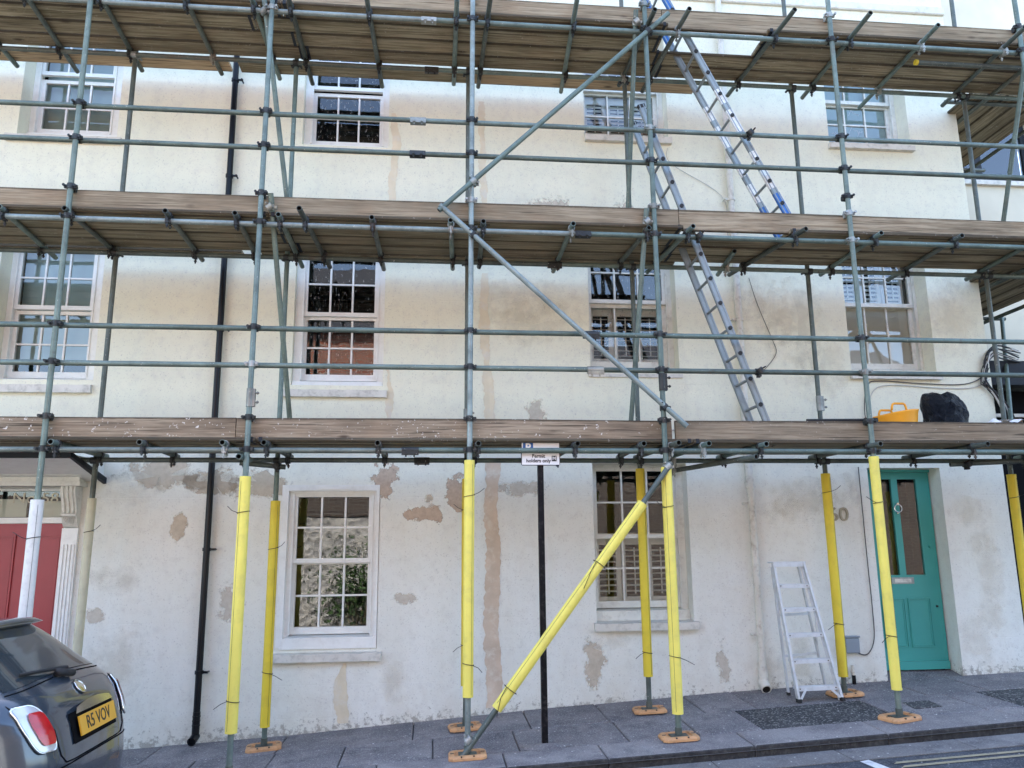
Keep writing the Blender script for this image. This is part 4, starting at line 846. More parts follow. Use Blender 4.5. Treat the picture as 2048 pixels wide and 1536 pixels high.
# odd short tubes
o = pole('butt_tube', (-1.60, 6.90, 2.38), (-1.60, 7.35, 2.40), sc); o = pole('butt_tube', (2.91, 6.90, 2.385), (2.45, 8.0, 2.36), sc, 'tube2'); clamp('XY', (2.45, 7.9, 2.36), o)
o = pole('butt_tube', (-1.75, 7.6, 2.40), (-1.35, 7.7, 2.37), sc, 'tube2'); clamp('SW', (-1.42, 7.68, 2.375), o, (0, R(90), 0))
o = pole('butt_tube', (5.3, 7.7, 2.40), (6.6, 7.4, 2.44), sc, 'tube2'); clamp('SW', (5.45, 7.67, 2.40), o, (0, R(90), 0)); clamp('SW', (6.0, 7.5, 2.42), o, (0, R(90), 0))
# toe boards
def board(name, x0, x1, y0, y1, z0, z1, mat, par, sag=.004):
    mb = MB(); c = .004 if name == 'toe_board' else .008; n = 4
    p = [(y0 + c, z0), (y1 - c, z0), (y1, z0 + c), (y1, z1 - c), (y1 - c, z1), (y0 + c, z1), (y0, z1 - c), (y0, z0 + c)]; vs = []; ph = random.uniform(0, 6)
    for k in range(n + 1):
        x = x0 + (x1 - x0) * k / n; dz = sag * math.sin(ph + k * 1.3); dy = .003 * math.sin(ph * 2 + k)
        vs += [(x, a + dy, b + dz) for a, b in p]
    fs = [tuple(range(8)), tuple(range(len(vs) - 1, len(vs) - 9, -1))] + [(k * 8 + (i + 1) % 8, k * 8 + i, k * 8 + i + 8, k * 8 + (i + 1) % 8 + 8) for k in range(n) for i in range(8)]
    mb.add(vs, fs)
    for x, s in ((x0, 1), (x1, -1)):   # nail-plate hoop irons at the ends
        if name == 'deck_board': mb.box(min(x + s * .02, x + s * .05), max(x + s * .02, x + s * .05), y0 - .002, y1 + .002, z0 - .002, z1 + .002, 1)
    return obj(name, mb, [M_[mat], M_['lead']], par)
for x0, x1, lv, mat in ((-6.4, -1.682, 0, 'toe1'), (-1.674, 2.20, 0, 'toe1'), (2.235, 7.0, 0, 'toe1b'), (-5.4, -1.49, 1, 'toe'), (-1.484, 2.37, 1, 'toe'), (2.378, 7.0, 1, 'toe'), (-5.3, -1.50, 2, 'toe'), (-1.494, 2.305, 2, 'toe'), (2.315, 7.0, 2, 'toe')):
    z0 = DECK[lv] + .002; h = .213 if lv < 2 else .225
    board('toe_board', x0, x1, 7.075, 7.113, z0, z0 + h, mat, sc)
    # below, the outermost deck board edge shows under the toe board
GAP = {0: None, 1: (2.40, 3.48), 2: (2.36, 3.42)}
for lv in range(3):
    z0 = DECK[lv]; bw = .218
    for r_ in range(4):
        y0 = 7.03 + r_ * .230; g = GAP[lv]; st = -6.3 + random.uniform(0, 1.2)
        seg = []
        if g and r_ < (1 if lv == 1 else 2) + 0:
            seg = [(-6.4, -1.5 - .3 * r_), (-1.49 - .3 * r_, g[0]), (g[1], 7.0)]
        else:
            j1 = -1.5 + .04 * r_; j2 = 2.38 + (.02 * r_ if lv else .0); seg = [(-6.4, j1), (j1 + .008, j2), (j2 + .008, 7.0)]
        for a, b in seg: board('deck_board', a, b, y0, y0 + bw, z0 + random.uniform(0, .006), z0 + .038, 'deck', sc, .001)
# inside boards laid beyond the top inner ledger
for a, b, m in ((-6, -2.22, 'deckw'), (-2.12, .40, 'deck'), (.45, 3.0, 'deckw')): board('inside_board', a, b, 8.02, 8.24, DECK[2] - .0, DECK[2] + .038, m, sc, .001)
board('inside_board', -6, -1.95, 8.0, 8.17, DECK[1] + .002, DECK[1] + .04, 'deck', sc, .001); board('inside_board', -1.75, 2.6, 7.96, 8.10, DECK[1] + .002, DECK[1] + .04, 'deck', sc, .001)
# facade braces
FY = 6.945
o = pole('brace', (2.34, FY, 6.87), (.055, FY, 4.665), sc); clamp('SW', (2.12, 7.0, 6.66), o, (0, 0, 0)); clamp('SW', (.372, 7.0, 4.97), o, light=True)
o = pole('brace', (.065, FY - .0, 4.72), (2.30, FY, 2.665), sc, 'tubelight'); clamp('SW', (.372, 7.0, 4.44), o); clamp('SW', (2.106, 7.0, 2.84), o)
o = pole('brace', (2.14, FY, 2.335), (.265, FY, -.075), sc, 'tube2'); clamp('SW', (2.107, 7.0, 2.30), o, light=True); clamp('SW', (.335, 7.0, .08), o, light=True)
foam(o, (1.862, FY, 1.978), (.565, FY, .311), 'foam', .046)
tie(o, (1.46, FY, 1.46), tilt=-.8, tail=-1); tie(o, (.68, FY, .46), tilt=-.8, tail=-1)
# ledger braces: outer at the top to inner at the foot
for (x0, z0, x1, z1, m) in ((-1.635, 6.80, -1.42, 4.62, 'tube'), (-1.475, 4.80, -1.33, 2.56, 'tube'), (2.02, 6.92, 2.05, 4.62, 'tube'), (2.035, 4.78, 2.00, 2.56, 'tube'), (6.27, 6.85, 6.28, 4.62, 'tube'), (6.25, 4.6, 6.3, 2.56, 'tube')):
    o = pole('ledger_brace', (x0, 6.99, z0), (x1, 7.90, z1), sc, m); clamp('SW', (x0, 7.03, z0 - .12), o, (R(20), 0, 0), light=True)
# foams and ties on standards
def fo(k, i, z0, z1, mat, r=.046, ties=(), tails=1):
    y = 7.0 if k == 'o' else IY
    foam(std[k, i], (sx(k, i, z0), y, z0), (sx(k, i, z1), y, z1), mat, r)
    for j, z in enumerate(ties): tie(std[k, i], (sx(k, i, z), y, z), r=r, tail=tails if not isinstance(tails, tuple) else tails[j], tilt=.2 * (1 if j % 2 == 0 else -1))
fo('o', 1, -.1, 2.03, 'foamw', .050, (1.72,), -1)
fo('o', 2, .18, 2.22, 'foam', .048, (1.92, .42), (-1, -1))
fo('o', 3, .40, 2.36, 'foam', .045, (2.05, .66), (1, 1))
fo('o', 4, .22, 2.30, 'foam', .048, (1.95, .68), (-1, 1))
fo('o', 5, .36, 2.40, 'foam', .045, (1.98, .81), (-1, -1))
fo('o', 6, .4, 2.3, 'foam')
fo('i', 1, .4, 2.10, 'foamc', .040, (1.79,), 1)
fo('i', 2, .03, 2.07, 'foamd', .045, (1.62, .50), (1, 1))
fo('i', 3, .34, 2.28, 'foamd', .045, (1.98, .70), (-1, -1))
fo('i', 4, .38, 2.38, 'foamd', .045, (2.05, .60), (1, -1))
fo('i', 5, .33, 2.33, 'foamd', .047, (2.14, .83), (1, -1))
fo('i', 6, .4, 2.32, 'foamd', .046, (2.08,), 1)
# return scaffold
for x, y in ((6.55, 9.75), (7.55, 9.75), (7.55, 7.95)): pole('standard', (x, y, .2), (x + .03, y, 9.0), ret, 'tube2')
for lv in (1, 2):
    z0 = DECK[lv]
    for k in range(5):
        mb = MB(); x0 = 6.34 + k * .232; mb.bbox(-1, 1, -.111, .111, z0 + .04, z0 + .078, .008)
        o = obj('deck_board', mb, M_['deck'], ret); o.rotation_euler.z = R(90); o.location = Vector((x0 + .111, 9.0, z0 + .059)) - WL[ret]
    for y in (8.15, 9.8): pole('transom', (6.1, y, z0 + .012), (7.8, y, z0 + .012), ret, 'tube2')
    for x in (6.5, 7.5): pole('ledger', (x, 7.3, z0 - .04), (x, 10.2, z0 - .04), ret, 'tube2')
    mb = MB(); mb.box(7.50, 7.54, 8.0, 10.0, z0 + .08, z0 + .3); obj('toe_board', mb, M_['toe'], ret)
    clamp('XY', (6.5, 9.8, z0 - .04), ret, (0, 0, R(90)))
for z in (3.2, 3.535, 5.28, 5.625): pole('guard_rail', (6.3, 9.7, z + .1), (9.0, 9.7, z + .1), ret, 'tube2')
pole('brace', (6.35, 9.68, 4.7), (7.1, 9.68, 6.75), ret, 'tube2'); pole('brace', (7.55, 9.66, 4.7), (6.95, 9.66, 6.75), ret, 'tube2'); pole('brace', (6.25, 7.99, 2.6), (7.6, 9.6, 4.6), ret, 'tube'); pole('brace', (6.9, 9.7, 7.0), (7.4, 9.7, 9.0), ret, 'tube')
o = pole('butt_tube', (5.15, 7.25, 6.68), (6.4, 7.25, 6.68), sc, 'tube2')
mb = MB(); mb.tube((5.14, 7.25, 6.68), (5.17, 7.25, 6.68), .030, 12); obj('yellow_end_cap', mb, M_['foamd'], o)

# base pads
def pad_mesh():
    mb = MB(); 
    def rr(w_, d_, z, c): return [(-w_ + c, -d_, z), (w_ - c, -d_, z), (w_, -d_ + c, z), (w_, d_ - c, z), (w_ - c, d_, z), (-w_ + c, d_, z), (-w_, d_ - c, z), (-w_, -d_ + c, z)]
    L = [rr(.155, .125, 0, .035), rr(.155, .125, .018, .035), rr(.142, .112, .034, .03), rr(.105, .08, .034, .012), rr(.10, .075, .020, .012)]
    vs = [p for l in L for p in l]; fs = [(k * 8 + i, k * 8 + (i + 1) % 8, (k + 1) * 8 + (i + 1) % 8, (k + 1) * 8 + i) for k in range(4) for i in range(8)] + [tuple(range(32, 40))]
    mb.add(vs, fs); 
    for s in (-1, 1):
        for t_ in (-.05, .05): mb.box(t_ - .006, t_ + .006, s * .119 - .008, s * .119 + .008, .028, .036, 1)
        mb.box(s * .125 - .016, s * .125 + .016, -.006, .006, .032, .037, 1)
    return mb
PM = mesh(pad_mesh(), [M_['pad'], M_['clamp']]); fixn(PM)
mb = MB(); mb.box(-.075, .075, -.06, .06, .021, .029); mb.tube((0, 0, .03), (0, 0, .09), .030, 14); BPM = mesh(mb, M_['tube2']); fixn(BPM)
padl = {('o', 1): 'orange pad under the white-sleeved post beside the car', ('o', 2): 'orange pad under the front yellow-sleeved post left of the street level window', ('o', 3): 'orange pad at the foot of the slanting yellow brace',
        ('o', 4): 'orange pad on the kerb under the yellow post by the shuttered window', ('o', 5): 'orange pad on the kerb in front of the green door', ('i', 1): 'orange pad under the cream-sleeved post by the red door',
        ('i', 2): 'orange pad near the wall below the left end of the street level sill', ('i', 3): 'orange pad behind the slanting brace against the wall side', ('i', 4): 'orange pad near the wall below the shuttered window', ('i', 5): 'orange pad half hidden behind the stepladder foot'}
for (k, i), lab in padl.items():
    x = sx(k, i, 0); y = 7.0 if k == 'o' else IY
    e = empty('base_pad', (x, y, gz(x, y)), lab, 'base pad', 'orange pads under the scaffold posts')
    a = math.atan(.048); rot = (0, -a, random.uniform(-.25, .25))
    inst('pad', PM, (x, y, gz(x, y) + .004), e, rot); inst('base_plate', BPM, (x, y, gz(x, y) + .004), e, (0, 0, rot[2]))

# ================================================================= LADDERS
def ladder(x_top, z_top, x_bot, z_bot, yn, yf, label, first, pitch, nrung, blue=None):
    t = empty('ladder', (x_bot, (yn + yf) / 2, z_bot), label, 'ladder')
    P, Q = Vector((x_top, 0, z_top)), Vector((x_bot, 0, z_bot)); d = (Q - P).normalized()
    for y in (yn, yf):
        a, b = P + Vector((0, y, 0)), Q + Vector((0, y, 0)); mb = MB(); mb.bar(a, b, .028, .066, up=(d.z * -1, 0, d.x))
        nrm = Vector((-d.z, 0, d.x))
        for s in (-1, 1):
            mb.bar(a + Vector((0, -.0165, 0)) + nrm * s * .020, b + Vector((0, -.0165, 0)) + nrm * s * .020, .006, .010, up=(-d.z, 0, d.x))
        obj('stile', mb, M_['alu'], t)
        mb = MB(); mb.bar(a - d * .004, a + d * .035, .034, .074, up=(-d.z, 0, d.x)); obj('end_cap', mb, M_['rubber'], t)
        mb = MB(); mb.bar(b - d * .035, b + d * .004, .034, .074, up=(-d.z, 0, d.x)); obj('foot', mb, M_['rubber'], t)
        if blue:
            for u0, u1, m in blue:
                mb = MB(); mb.bar(a + d * u0, a + d * u1, .0305, .0685, up=(-d.z, 0, d.x)); obj('painted_band' if m == 'bluepaint' else 'sticker', mb, M_[m], t)
    for k in range(nrung):
        c = P + d * (first + pitch * k)
        mb = MB(); mb.tube(c + Vector((0, yn - .022, 0)), c + Vector((0, yf + .01, 0)), .0145, 10); mb.tube(c + Vector((0, yn - .028, 0)), c + Vector((0, yn - .018, 0)), .021, 10, mi=1); obj('rung', mb, [M_['alu'], M_['rubber']], t)
    return t
ladder(2.085, 5.99, 3.235, 2.53, 7.20, 7.54, 'aluminium ladder standing on the lowest deck and rising left to the middle one', .36, .262, 13)
ladder(2.22, 7.60, 3.64, 4.65, 7.20, 7.54, 'blue-tipped aluminium ladder standing on the middle deck and rising to the top one', .30, .262, 12,
       [(.0, .75, 'bluepaint'), (1.55, 1.72, 'sticker'), (1.80, 2.06, 'sticker'), (2.30, 2.42, 'sticker'), (2.52, 2.74, 'sticker'), (2.80, 3.23, 'bluepaint')])
# stepladder
t = empty('stepladder', (3.75, 7.9, .14), 'aluminium stepladder standing against the wall left of the green door', 'stepladder')
FLb, FRb = Vector((3.54, 7.80, gz(3.54, 7.8) + .005)), Vector((3.955, 7.76, gz(3.955, 7.76) + .005))
FLt, FRt = Vector((3.44, 7.93, 1.435)), Vector((3.745, 7.91, 1.435))
BLb, BRb = Vector((3.575, 8.10, gz(3.575, 8.1) + .005)), Vector((4.02, 8.20, gz(4.02, 8.2) + .005))
BLt, BRt = Vector((3.455, 8.0, 1.39)), Vector((3.735, 8.0, 1.39))
ax = (FRb - FLb).normalized()
for a, b, s in ((FLb, FLt, 1), (FRb, FRt, -1)):
    mb = MB(); mb.bar(a, b, .022, .05, up=(0, 1, 0)); mb.bar(a + Vector((s * .008, .02, 0)), b + Vector((s * .008, .02, 0)), .036, .005, up=(0, 1, 0)); obj('front_stile', mb, M_['alup'], t)
    mb = MB(); mb.bar(a + Vector((0, 0, -.003)), a + Vector((0, 0, .03)), .034, .06, up=(0, 1, 0)); obj('foot', mb, M_['rubber'], t)
for a, b in ((BLb, BLt), (BRb, BRt)):
    mb = MB(); mb.bar(a, b, .018, .03, up=(0, 1, 0)); obj('rear_leg', mb, M_['alup'], t); mb = MB(); mb.bar(a + Vector((0, 0, -.003)), a + Vector((0, 0, .025)), .026, .04, up=(0, 1, 0)); obj('foot', mb, M_['rubber'], t)
for k, u in enumerate((.10, .29, .475, .66, .835)):
    a, b = FLb.lerp(FLt, u), FRb.lerp(FRt, u); mb = MB()
    mb.bar(a + Vector((0, .03, 0)), b + Vector((0, .03, 0)), .085, .004, up=(0, 0, 1)); mb.bar(a + Vector((0, -.012, -.016)), b + Vector((0, -.012, -.016)), .004, .034, up=(0, 0, 1)); mb.bar(a + Vector((0, .07, -.01)), b + Vector((0, .07, -.01)), .004, .02, up=(0, 0, 1))
    for j in range(4): mb.bar(a + Vector((0, .0 + j * .02, .004)), b + Vector((0, .0 + j * .02, .004)), .004, .004, up=(0, 0, 1))
    for e, s in ((a, 1), (b, -1)): 
        mb.tube(e + ax * s * .03 + Vector((0, -.018, -.012)), e + ax * s * .03 + Vector((0, -.01, -.012)), .006, 8, mi=1)
    obj('tread', mb, [M_['alup'], M_['clamp']], t)
mb = MB(); mb.box(3.425, 3.765, 7.895, 8.03, 1.428, 1.444); mb.box(3.425, 3.765, 7.892, 7.897, 1.395, 1.444); obj('top_cap', mb, M_['alup'], t)
for u in (.30, .62):
    a, b = BLb.lerp(BLt, u), BRb.lerp(BRt, u); mb = MB(); mb.bar(a, b, .012, .025); obj('rear_rail', mb, M_['alup'], t)
a, b = FLb.lerp(FLt, .10), FRb.lerp(FRt, .10); mb = MB()
mb.bar(FLb + Vector((.02, -.014, .03)), a.lerp(b, .22) + Vector((0, -.014, -.01)), .004, .022); obj('corner_brace', mb, M_['alup'], t)
mb = MB(); mb.bar(FRb + Vector((-.02, -.014, .03)), b.lerp(a, .22) + Vector((0, -.014, -.01)), .004, .022); obj('corner_brace', mb, M_['alup'], t)
mb = MB(); mb.bar(FLb.lerp(FLt, .72) + Vector((-.012, .02, 0)), BLb.lerp(BLt, .35) + Vector((-.012, 0, 0)), .006, .018); mb.bar(FRb.lerp(FRt, .72) + Vector((.012, .02, 0)), BRb.lerp(BRt, .35) + Vector((.012, 0, 0)), .006, .018); obj('spreader', mb, M_['alup'], t)

# ================================================================= PARKING SIGN
t = empty('parking_sign', (.985, 7.12, gz(.985, 7.12)), 'permit parking sign on a thin black post', 'sign')
mb = MB(); mb.box(.962, 1.012, 7.11, 7.16, gz(.98, 7.1) - .05, 2.62); obj('post', mb, M_['blackpost'], t)
mb = MB(); mb.poly([(.81, 7.09, 2.335), (.82, 7.09, 2.325), (1.15, 7.09, 2.325), (1.16, 7.09, 2.335), (1.16, 7.09, 2.535), (1.15, 7.09, 2.545), (.82, 7.09, 2.545), (.81, 7.09, 2.535)], (0, .012, 0)); pl = obj('sign_plate', mb, M_['signk'], t)
mb = MB(); mb.box(.816, 1.154, 7.087, 7.0895, 2.331, 2.539); obj('sign_face', mb, M_['signw'], pl)
mb = MB(); mb.box(.826, .918, 7.084, 7.0868, 2.437, 2.530); obj('blue_square', mb, M_['signb'], pl)
text('lettering', 'P', .098, (.872, 7.082, 2.483), M_['signw'], pl, ext=.0008, bold=.003)
text('lettering', 'Permit', .044, (.965, 7.0855, 2.408), M_['signk'], pl, ext=.0006, bold=.0012)
text('lettering', 'holders only', .044, (.965, 7.0855, 2.366), M_['signk'], pl, ext=.0006, bold=.0012)
mb = MB(); mb.box(1.085, 1.128, 7.084, 7.0868, 2.362, 2.412); obj('black_square', mb, M_['signk'], pl)
text('lettering', 'M', .044, (1.1065, 7.082, 2.387), M_['signw'], pl, ext=.0006, bold=.001)
text('arrow', '\u2190  \u2192', .05, (1.04, 7.0855, 2.49), M_['signk'], pl, ext=.0006) if False else None
mb = MB(); n = 18; pts = []
for i in range(n):
    a = 2 * math.pi * i / n; k = 1 + random.uniform(-.12, .12); x, y = .99 + math.cos(a) * .20 * k, 7.13 + math.sin(a) * .12 * k; pts.append((x, y, gz(x, y) + .002))
cx = (.99, 7.13, gz(.99, 7.13) + .022); cx = (.99, 7.13, gz(.99, 7.13) + .035); mb.add([cx] + pts, [(0, i + 1, (i + 1) % n + 1) for i in range(n)]); obj('concrete_collar', mb, M_['kerb'], t)

# ================================================================= THINGS ON THE LOWEST DECK
DZ = DECK[0] + .040
t = empty('tub', (4.52, 7.32, DZ), 'orange flexible builder\'s tub lying on the lowest deck beside the black sack', 'tub')
mb = MB(); n = 28; prof = [(.001, 0), (.17, 0), (.185, .03), (.205, .16), (.222, .275), (.232, .29), (.222, .287), (.200, .16), (.17, .02), (.001, .015)]; vs = []
for r_, h in prof:
    for i in range(n):
        a = 2 * math.pi * i / n; sq = 1 + .05 * math.cos(2 * a); hh = h * (1 + .13 * math.cos(a + 0.3)) if h > .1 else h
        vs.append((4.525 + math.cos(a) * r_ * sq, 7.34 + math.sin(a) * r_ * .9, DZ + hh))
mb.add(vs, [(k * n + i, k * n + (i + 1) % n, (k + 1) * n + (i + 1) % n, (k + 1) * n + i) for k in range(len(prof) - 1) for i in range(n)], 0, True); obj('body', mb, M_['tub'], t)
for xx, yy in ((4.47, 7.15), (4.56, 7.53)):
    mb = MB(); pts = [(xx + .075 * math.cos(math.pi * k / 10) * -1, yy, DZ + .30 + .065 * min(1, 1.5 * math.sin(math.pi * k / 10))) for k in range(11)]; mb.path(pts, .011, 8); obj('handle', mb, M_['tub'], t)
# black sack
import bmesh
def blob(name, c, sx_, sy_, sz_, mat, seed, label, cat, fn):
    bm = bmesh.new(); bmesh.ops.create_icosphere(bm, subdivisions=5, radius=1)
    from mathutils import noise as mn
    for v in bm.verts:
        d = v.co.copy(); k = fn(d) + .16 * mn.noise(d * 1.8 + Vector((seed, 0, 0))) - .26 * abs(mn.noise(d * 2.6 + Vector((0, seed, 0)))) - .12 * abs(mn.noise(d * 6 + Vector((seed, seed, 0)))) + .03 * mn.noise(d * 14)
        v.co = Vector((d.x * sx_ * k, d.y * sy_ * k, max(d.z * sz_ * k, -sz_ * .72)))
    me = bpy.data.meshes.new('mesh'); bm.to_mesh(me); bm.free(); me.materials.append(mat); me.polygons.foreach_set('use_smooth', [True] * len(me.polygons))
    return tag(inst(name, me, c), label, cat)
rng = random.Random(9); bm = bmesh.new(); bmesh.ops.create_icosphere(bm, subdivisions=3, radius=1)
for v in bm.verts:
    d = v.co.copy(); k = .93 + rng.uniform(-.11, .08) + .75 * max(0, -d.x * .70 + d.z * .72 - .80) * 2 + .5 * max(0, d.x * .45 + d.z * .9 - .90) * 2
    v.co = Vector((d.x * .225 * k, d.y * .21 * k, max(d.z * .32 * k, -.22)))
bmesh.ops.subdivide_edges(bm, edges=bm.edges[:], cuts=2, use_grid_fill=True, smooth=.25)
for v in bm.verts: v.co += Vector([rng.uniform(-.0035, .0035) for _ in range(3)])
me = bpy.data.meshes.new('mesh'); bm.to_mesh(me); bm.free(); me.materials.append(M_['bag'])
tag(inst('refuse_sack', me, (5.12, 7.42, DZ + .22)), 'crumpled black plastic sack on the lowest deck', 'sack')
mb = MB(); mb.tube((3.55, 7.18, DZ + .20), (4.17, 7.16, DZ + .205), .014, 10); mb.box(4.12, 4.24, 7.14, 7.18, DZ + .185, DZ + .225)
tag(obj('dark_tube', mb, M_['rubber']), 'dark narrow tube lying along the top of the lowest toe board', 'tube')
random.seed(21)
t = empty('rags', (5.75, 7.3, DZ), 'heap of pale rags and packaging on the lowest deck at the right', 'rags')
for k in range(7):
    mb = MB(); x, y = 5.45 + k * .07, 7.2 + random.uniform(-.04, .06); n = 7; pts = [(x, y, DZ + .2 + random.uniform(.0, .05))]
    for i in range(n):
        a = 2 * math.pi * i / n; pts.append((x + math.cos(a) * random.uniform(.05, .09), y + math.sin(a) * .06, DZ + .18 + random.uniform(0, .04)))
    mb.add(pts, [(0, i + 1, (i + 1) % n + 1) for i in range(n)]); mb.add([(p[0], p[1], p[2] - .17) for p in pts], [(0, i + 1, (i + 1) % n + 1) for i in range(n)])
    obj('rag', mb, M_['signw' if k < 4 else 'bag'], t)

# ================================================================= CAR
CX, CY = -1.95, 5.42
def carpt(u, v, z):
    """u metres forward of the rear bumper, v across (+ towards the kerb), z above the road; follows the slope of the street"""
    a = .048; X = CX - u * math.cos(a) - z * math.sin(a); return Vector((X, CY + v, rz(CX, CY) + .04 - u * math.sin(a) + z * math.cos(a)))
ZP = [(.20, .14, 3.42, .72), (.28, .06, 3.50, .775), (.42, .015, 3.54, .80), (.60, .0, 3.53, .812), (.76, .008, 3.50, .815), (.90, .04, 3.40, .815), (1.0, .08, 3.15, .81), (1.08, .14, 2.90, .775), (1.14, .22, 2.68, .725), (1.22, .325, 2.48, .68), (1.30, .42, 2.30, .645), (1.37, .51, 2.12, .60), (1.43, .60, 1.92, .565), (1.47, .74, 1.75, .47), (1.495, .94, 1.55, .33), (1.503, 1.15, 1.35, .02)]
def zpar(z):
    if z <= ZP[0][0]: return ZP[0][1:]
    for p, q in zip(ZP, ZP[1:]):
        if z <= q[0]:
            t = (z - p[0]) / (q[0] - p[0]); return tuple(a + (b - a) * t for a, b in zip(p[1:], q[1:]))
    return ZP[-1][1:]
def srf(v, z, off=0):
    r, f, w_ = zpar(z); a = (f - r) / 2; vv = min(abs(v) / w_, .9995); u = r + a - a * (1 - vv ** 5.4) ** (1 / 5.4)
    return carpt(u - off, v, z + off * .35)
car = empty('parked_car', carpt(1.7, 0, 0), 'small dark grey-blue hatchback parked at the kerb, tail to the right', 'car')
mb = MB(); vs = []; n = 64
zs = []
for p, q in zip(ZP, ZP[1:]):
    for k in range(3): zs.append(p[0] + (q[0] - p[0]) * k / 3)
zs.append(ZP[-1][0])
for z in zs:
    r, f, w_ = zpar(z); a = (f - r) / 2; c = r + a
    for i in range(n):
        t = 2 * math.pi * i / n; ct, st = math.cos(t), math.sin(t); e = 2 / 5.4
        vs.append(carpt(c + a * math.copysign(abs(ct) ** e, ct), w_ * math.copysign(abs(st) ** e, st), z))
mb.add(vs, [(k * n + i, k * n + (i + 1) % n, (k + 1) * n + (i + 1) % n, (k + 1) * n + i) for k in range(len(zs) - 1) for i in range(n)] + [tuple(range(n)), tuple(range(len(vs) - n, len(vs)))], 0, True)
body = obj('body', mb, M_['carp'], car)
def surf_patch(name, outline_fn, mat, par, off, nu=14, nv=14):
    mb = MB(); vs = []
    for i in range(nu + 1):
        for j in range(nv + 1):
            v, z = outline_fn(i / nu, j / nv); vs.append(srf(v, z, off))
    mb.add(vs, [(i * (nv + 1) + j, (i + 1) * (nv + 1) + j, (i + 1) * (nv + 1) + j + 1, i * (nv + 1) + j + 1) for i in range(nu) for j in range(nv)], 0, True); return obj(name, mb, mat, par)
def seam(pts, r=.004):
    mb = MB(); mb.path([srf(v, z, .0005) for v, z in pts], r, 6); return mb
surf_patch('rear_window', lambda a, b: ((a * 2 - 1) * (.585 - .115 * b), 1.16 + .26 * b - .03 * (a * 2 - 1) ** 2 * (1 - b)), M_['carglass'], car, .004)
mb = seam([((-1 + 2 * k / 24) * .60, 1.142 - .030 * (-1 + 2 * k / 24) ** 2) for k in range(25)]); obj('tailgate_seam', mb, M_['carblack'], body)
for s in (-1, 1):
    mb = seam([(s * .64, 1.11), (s * .64, 1.05), (s * .56, .99), (s * .47, .90), (s * .46, .82), (s * .45, .76), (s * .40, .715)] + [(s * x, .71) for x in (.3, .2, .1, 0)]); obj('tailgate_seam', mb, M_['carblack'], body)
    def lamp(a, b, k=1.0):
        t = b * math.pi; zc = .925; hh = .125 * k; z = zc - hh * math.cos(t); wd = .072 * k * math.sin(t) ** .35 ; lean = .06 * (z - zc) / .145 * .9
        return (s * (.575 + lean * .6 + (a * 2 - 1) * wd * .95), z)
    tl = surf_patch('tail_light', lambda a, b: lamp(a, .02 + .96 * b), M_['lampclr'], car, .016, 10, 20)
    surf_patch('red_lens', lambda a, b: (lamp(a, .05 + .9 * b, .72)[0] - s * .01, lamp(a, .05 + .9 * b, .72)[1] - .004), M_['lampred'], tl, .026, 10, 18)
    mb = MB(); pts = [lamp(0, .02 + .96 * k / 16) for k in range(17)] + [lamp(1, .98 - .96 * k / 16) for k in range(17)]; mb.path([srf(v, z, .012) for v, z in pts + pts[:1]], .007, 6); obj('lamp_rim', mb, M_['chrome'], tl)
# number plate, chrome bar, badge, wiper, bumper crease
pc = srf(0, .865, .026); nrm = (srf(0, .83, 0) - srf(0, .90, 0)).normalized()
yax = Vector((0, 1, 0)); zax = -nrm; xax = yax
R3 = Matrix((yax, zax, yax.cross(zax))).transposed()
def plate_obj():
    mb = MB(); mb.box(-.26, .26, -.055, .055, -.004, .004)
    me = mesh(mb, M_['plate']); fixn(me); o = inst('number_plate', me, pc, car); o.rotation_euler = R3.to_euler(); return o
po = plate_obj()
tt = text('registration', 'R5 VOV', .105, pc + (yax.cross(zax)) * .005, M_['signk'], None, ext=.0008, sx=.98, bold=.001)
tt.rotation_euler = R3.to_euler(); tt.parent = car; tt.location = WL[tt] - WL[car]
surf_patch('plate_recess', lambda a, b: ((a * 2 - 1) * .31, .785 + .165 * b), M_['carblack'], car, .006, 10, 6)
surf_patch('chrome_bar', lambda a, b: ((a * 2 - 1) * (.27 - .03 * b), .935 + (.052 - .022 * (a * 2 - 1) ** 2) * b), M_['chrome'], car, .030, 14, 4)
mb = MB(); bc = srf(0, 1.06, .006); ring = []
for k in range(17):
    a = 2 * math.pi * k / 16; q = srf(math.cos(a) * .048, 1.06 + math.sin(a) * .036, .008); ring.append(q)
mb.add([srf(0, 1.06, .014)] + ring[:16], [(0, i + 1, (i + 1) % 16 + 1) for i in range(16)], 0, True); mb.path(ring, .005, 6); obj('round_badge', mb, M_['chrome'], car)
mb = MB(); mb.path([srf(0, 1.13, .02), srf(.05, 1.165, .03), srf(-.2, 1.18, .03), srf(-.42, 1.19, .026)], .011, 8); mb.path([srf(.03, 1.13, .03), srf(-.12, 1.155, .035)], .022, 8); obj('rear_wiper', mb, M_['rubber'], car)
mb = seam([((-1 + 2 * k / 30) * .79, .70 - .012 * (-1 + 2 * k / 30) ** 2) for k in range(31)], .0045); obj('bumper_seam', mb, M_['carblack'], body)
surf_patch('lower_bumper', lambda a, b: ((a * 2 - 1) * .66, .22 + .15 * b), M_['carblack'], car, .008)
mb = MB(); vs = []; 
for i in range(21):
    v = (-1 + 2 * i / 20); p0 = srf(v * .50, 1.425, 0); p1 = srf(v * .52, 1.455 - .02 * v * v, .075); p2 = srf(v * .52, 1.432 - .02 * v * v, .07); p3 = srf(v * .44, 1.478, 0)
    vs += [p0, p2, p1, p3]
mb.add(vs, [(i * 4 + j, i * 4 + j + 1, i * 4 + j + 5, i * 4 + j + 4) for i in range(20) for j in range(3)], 0, True); obj('roof_spoiler', mb, M_['carp'], car)
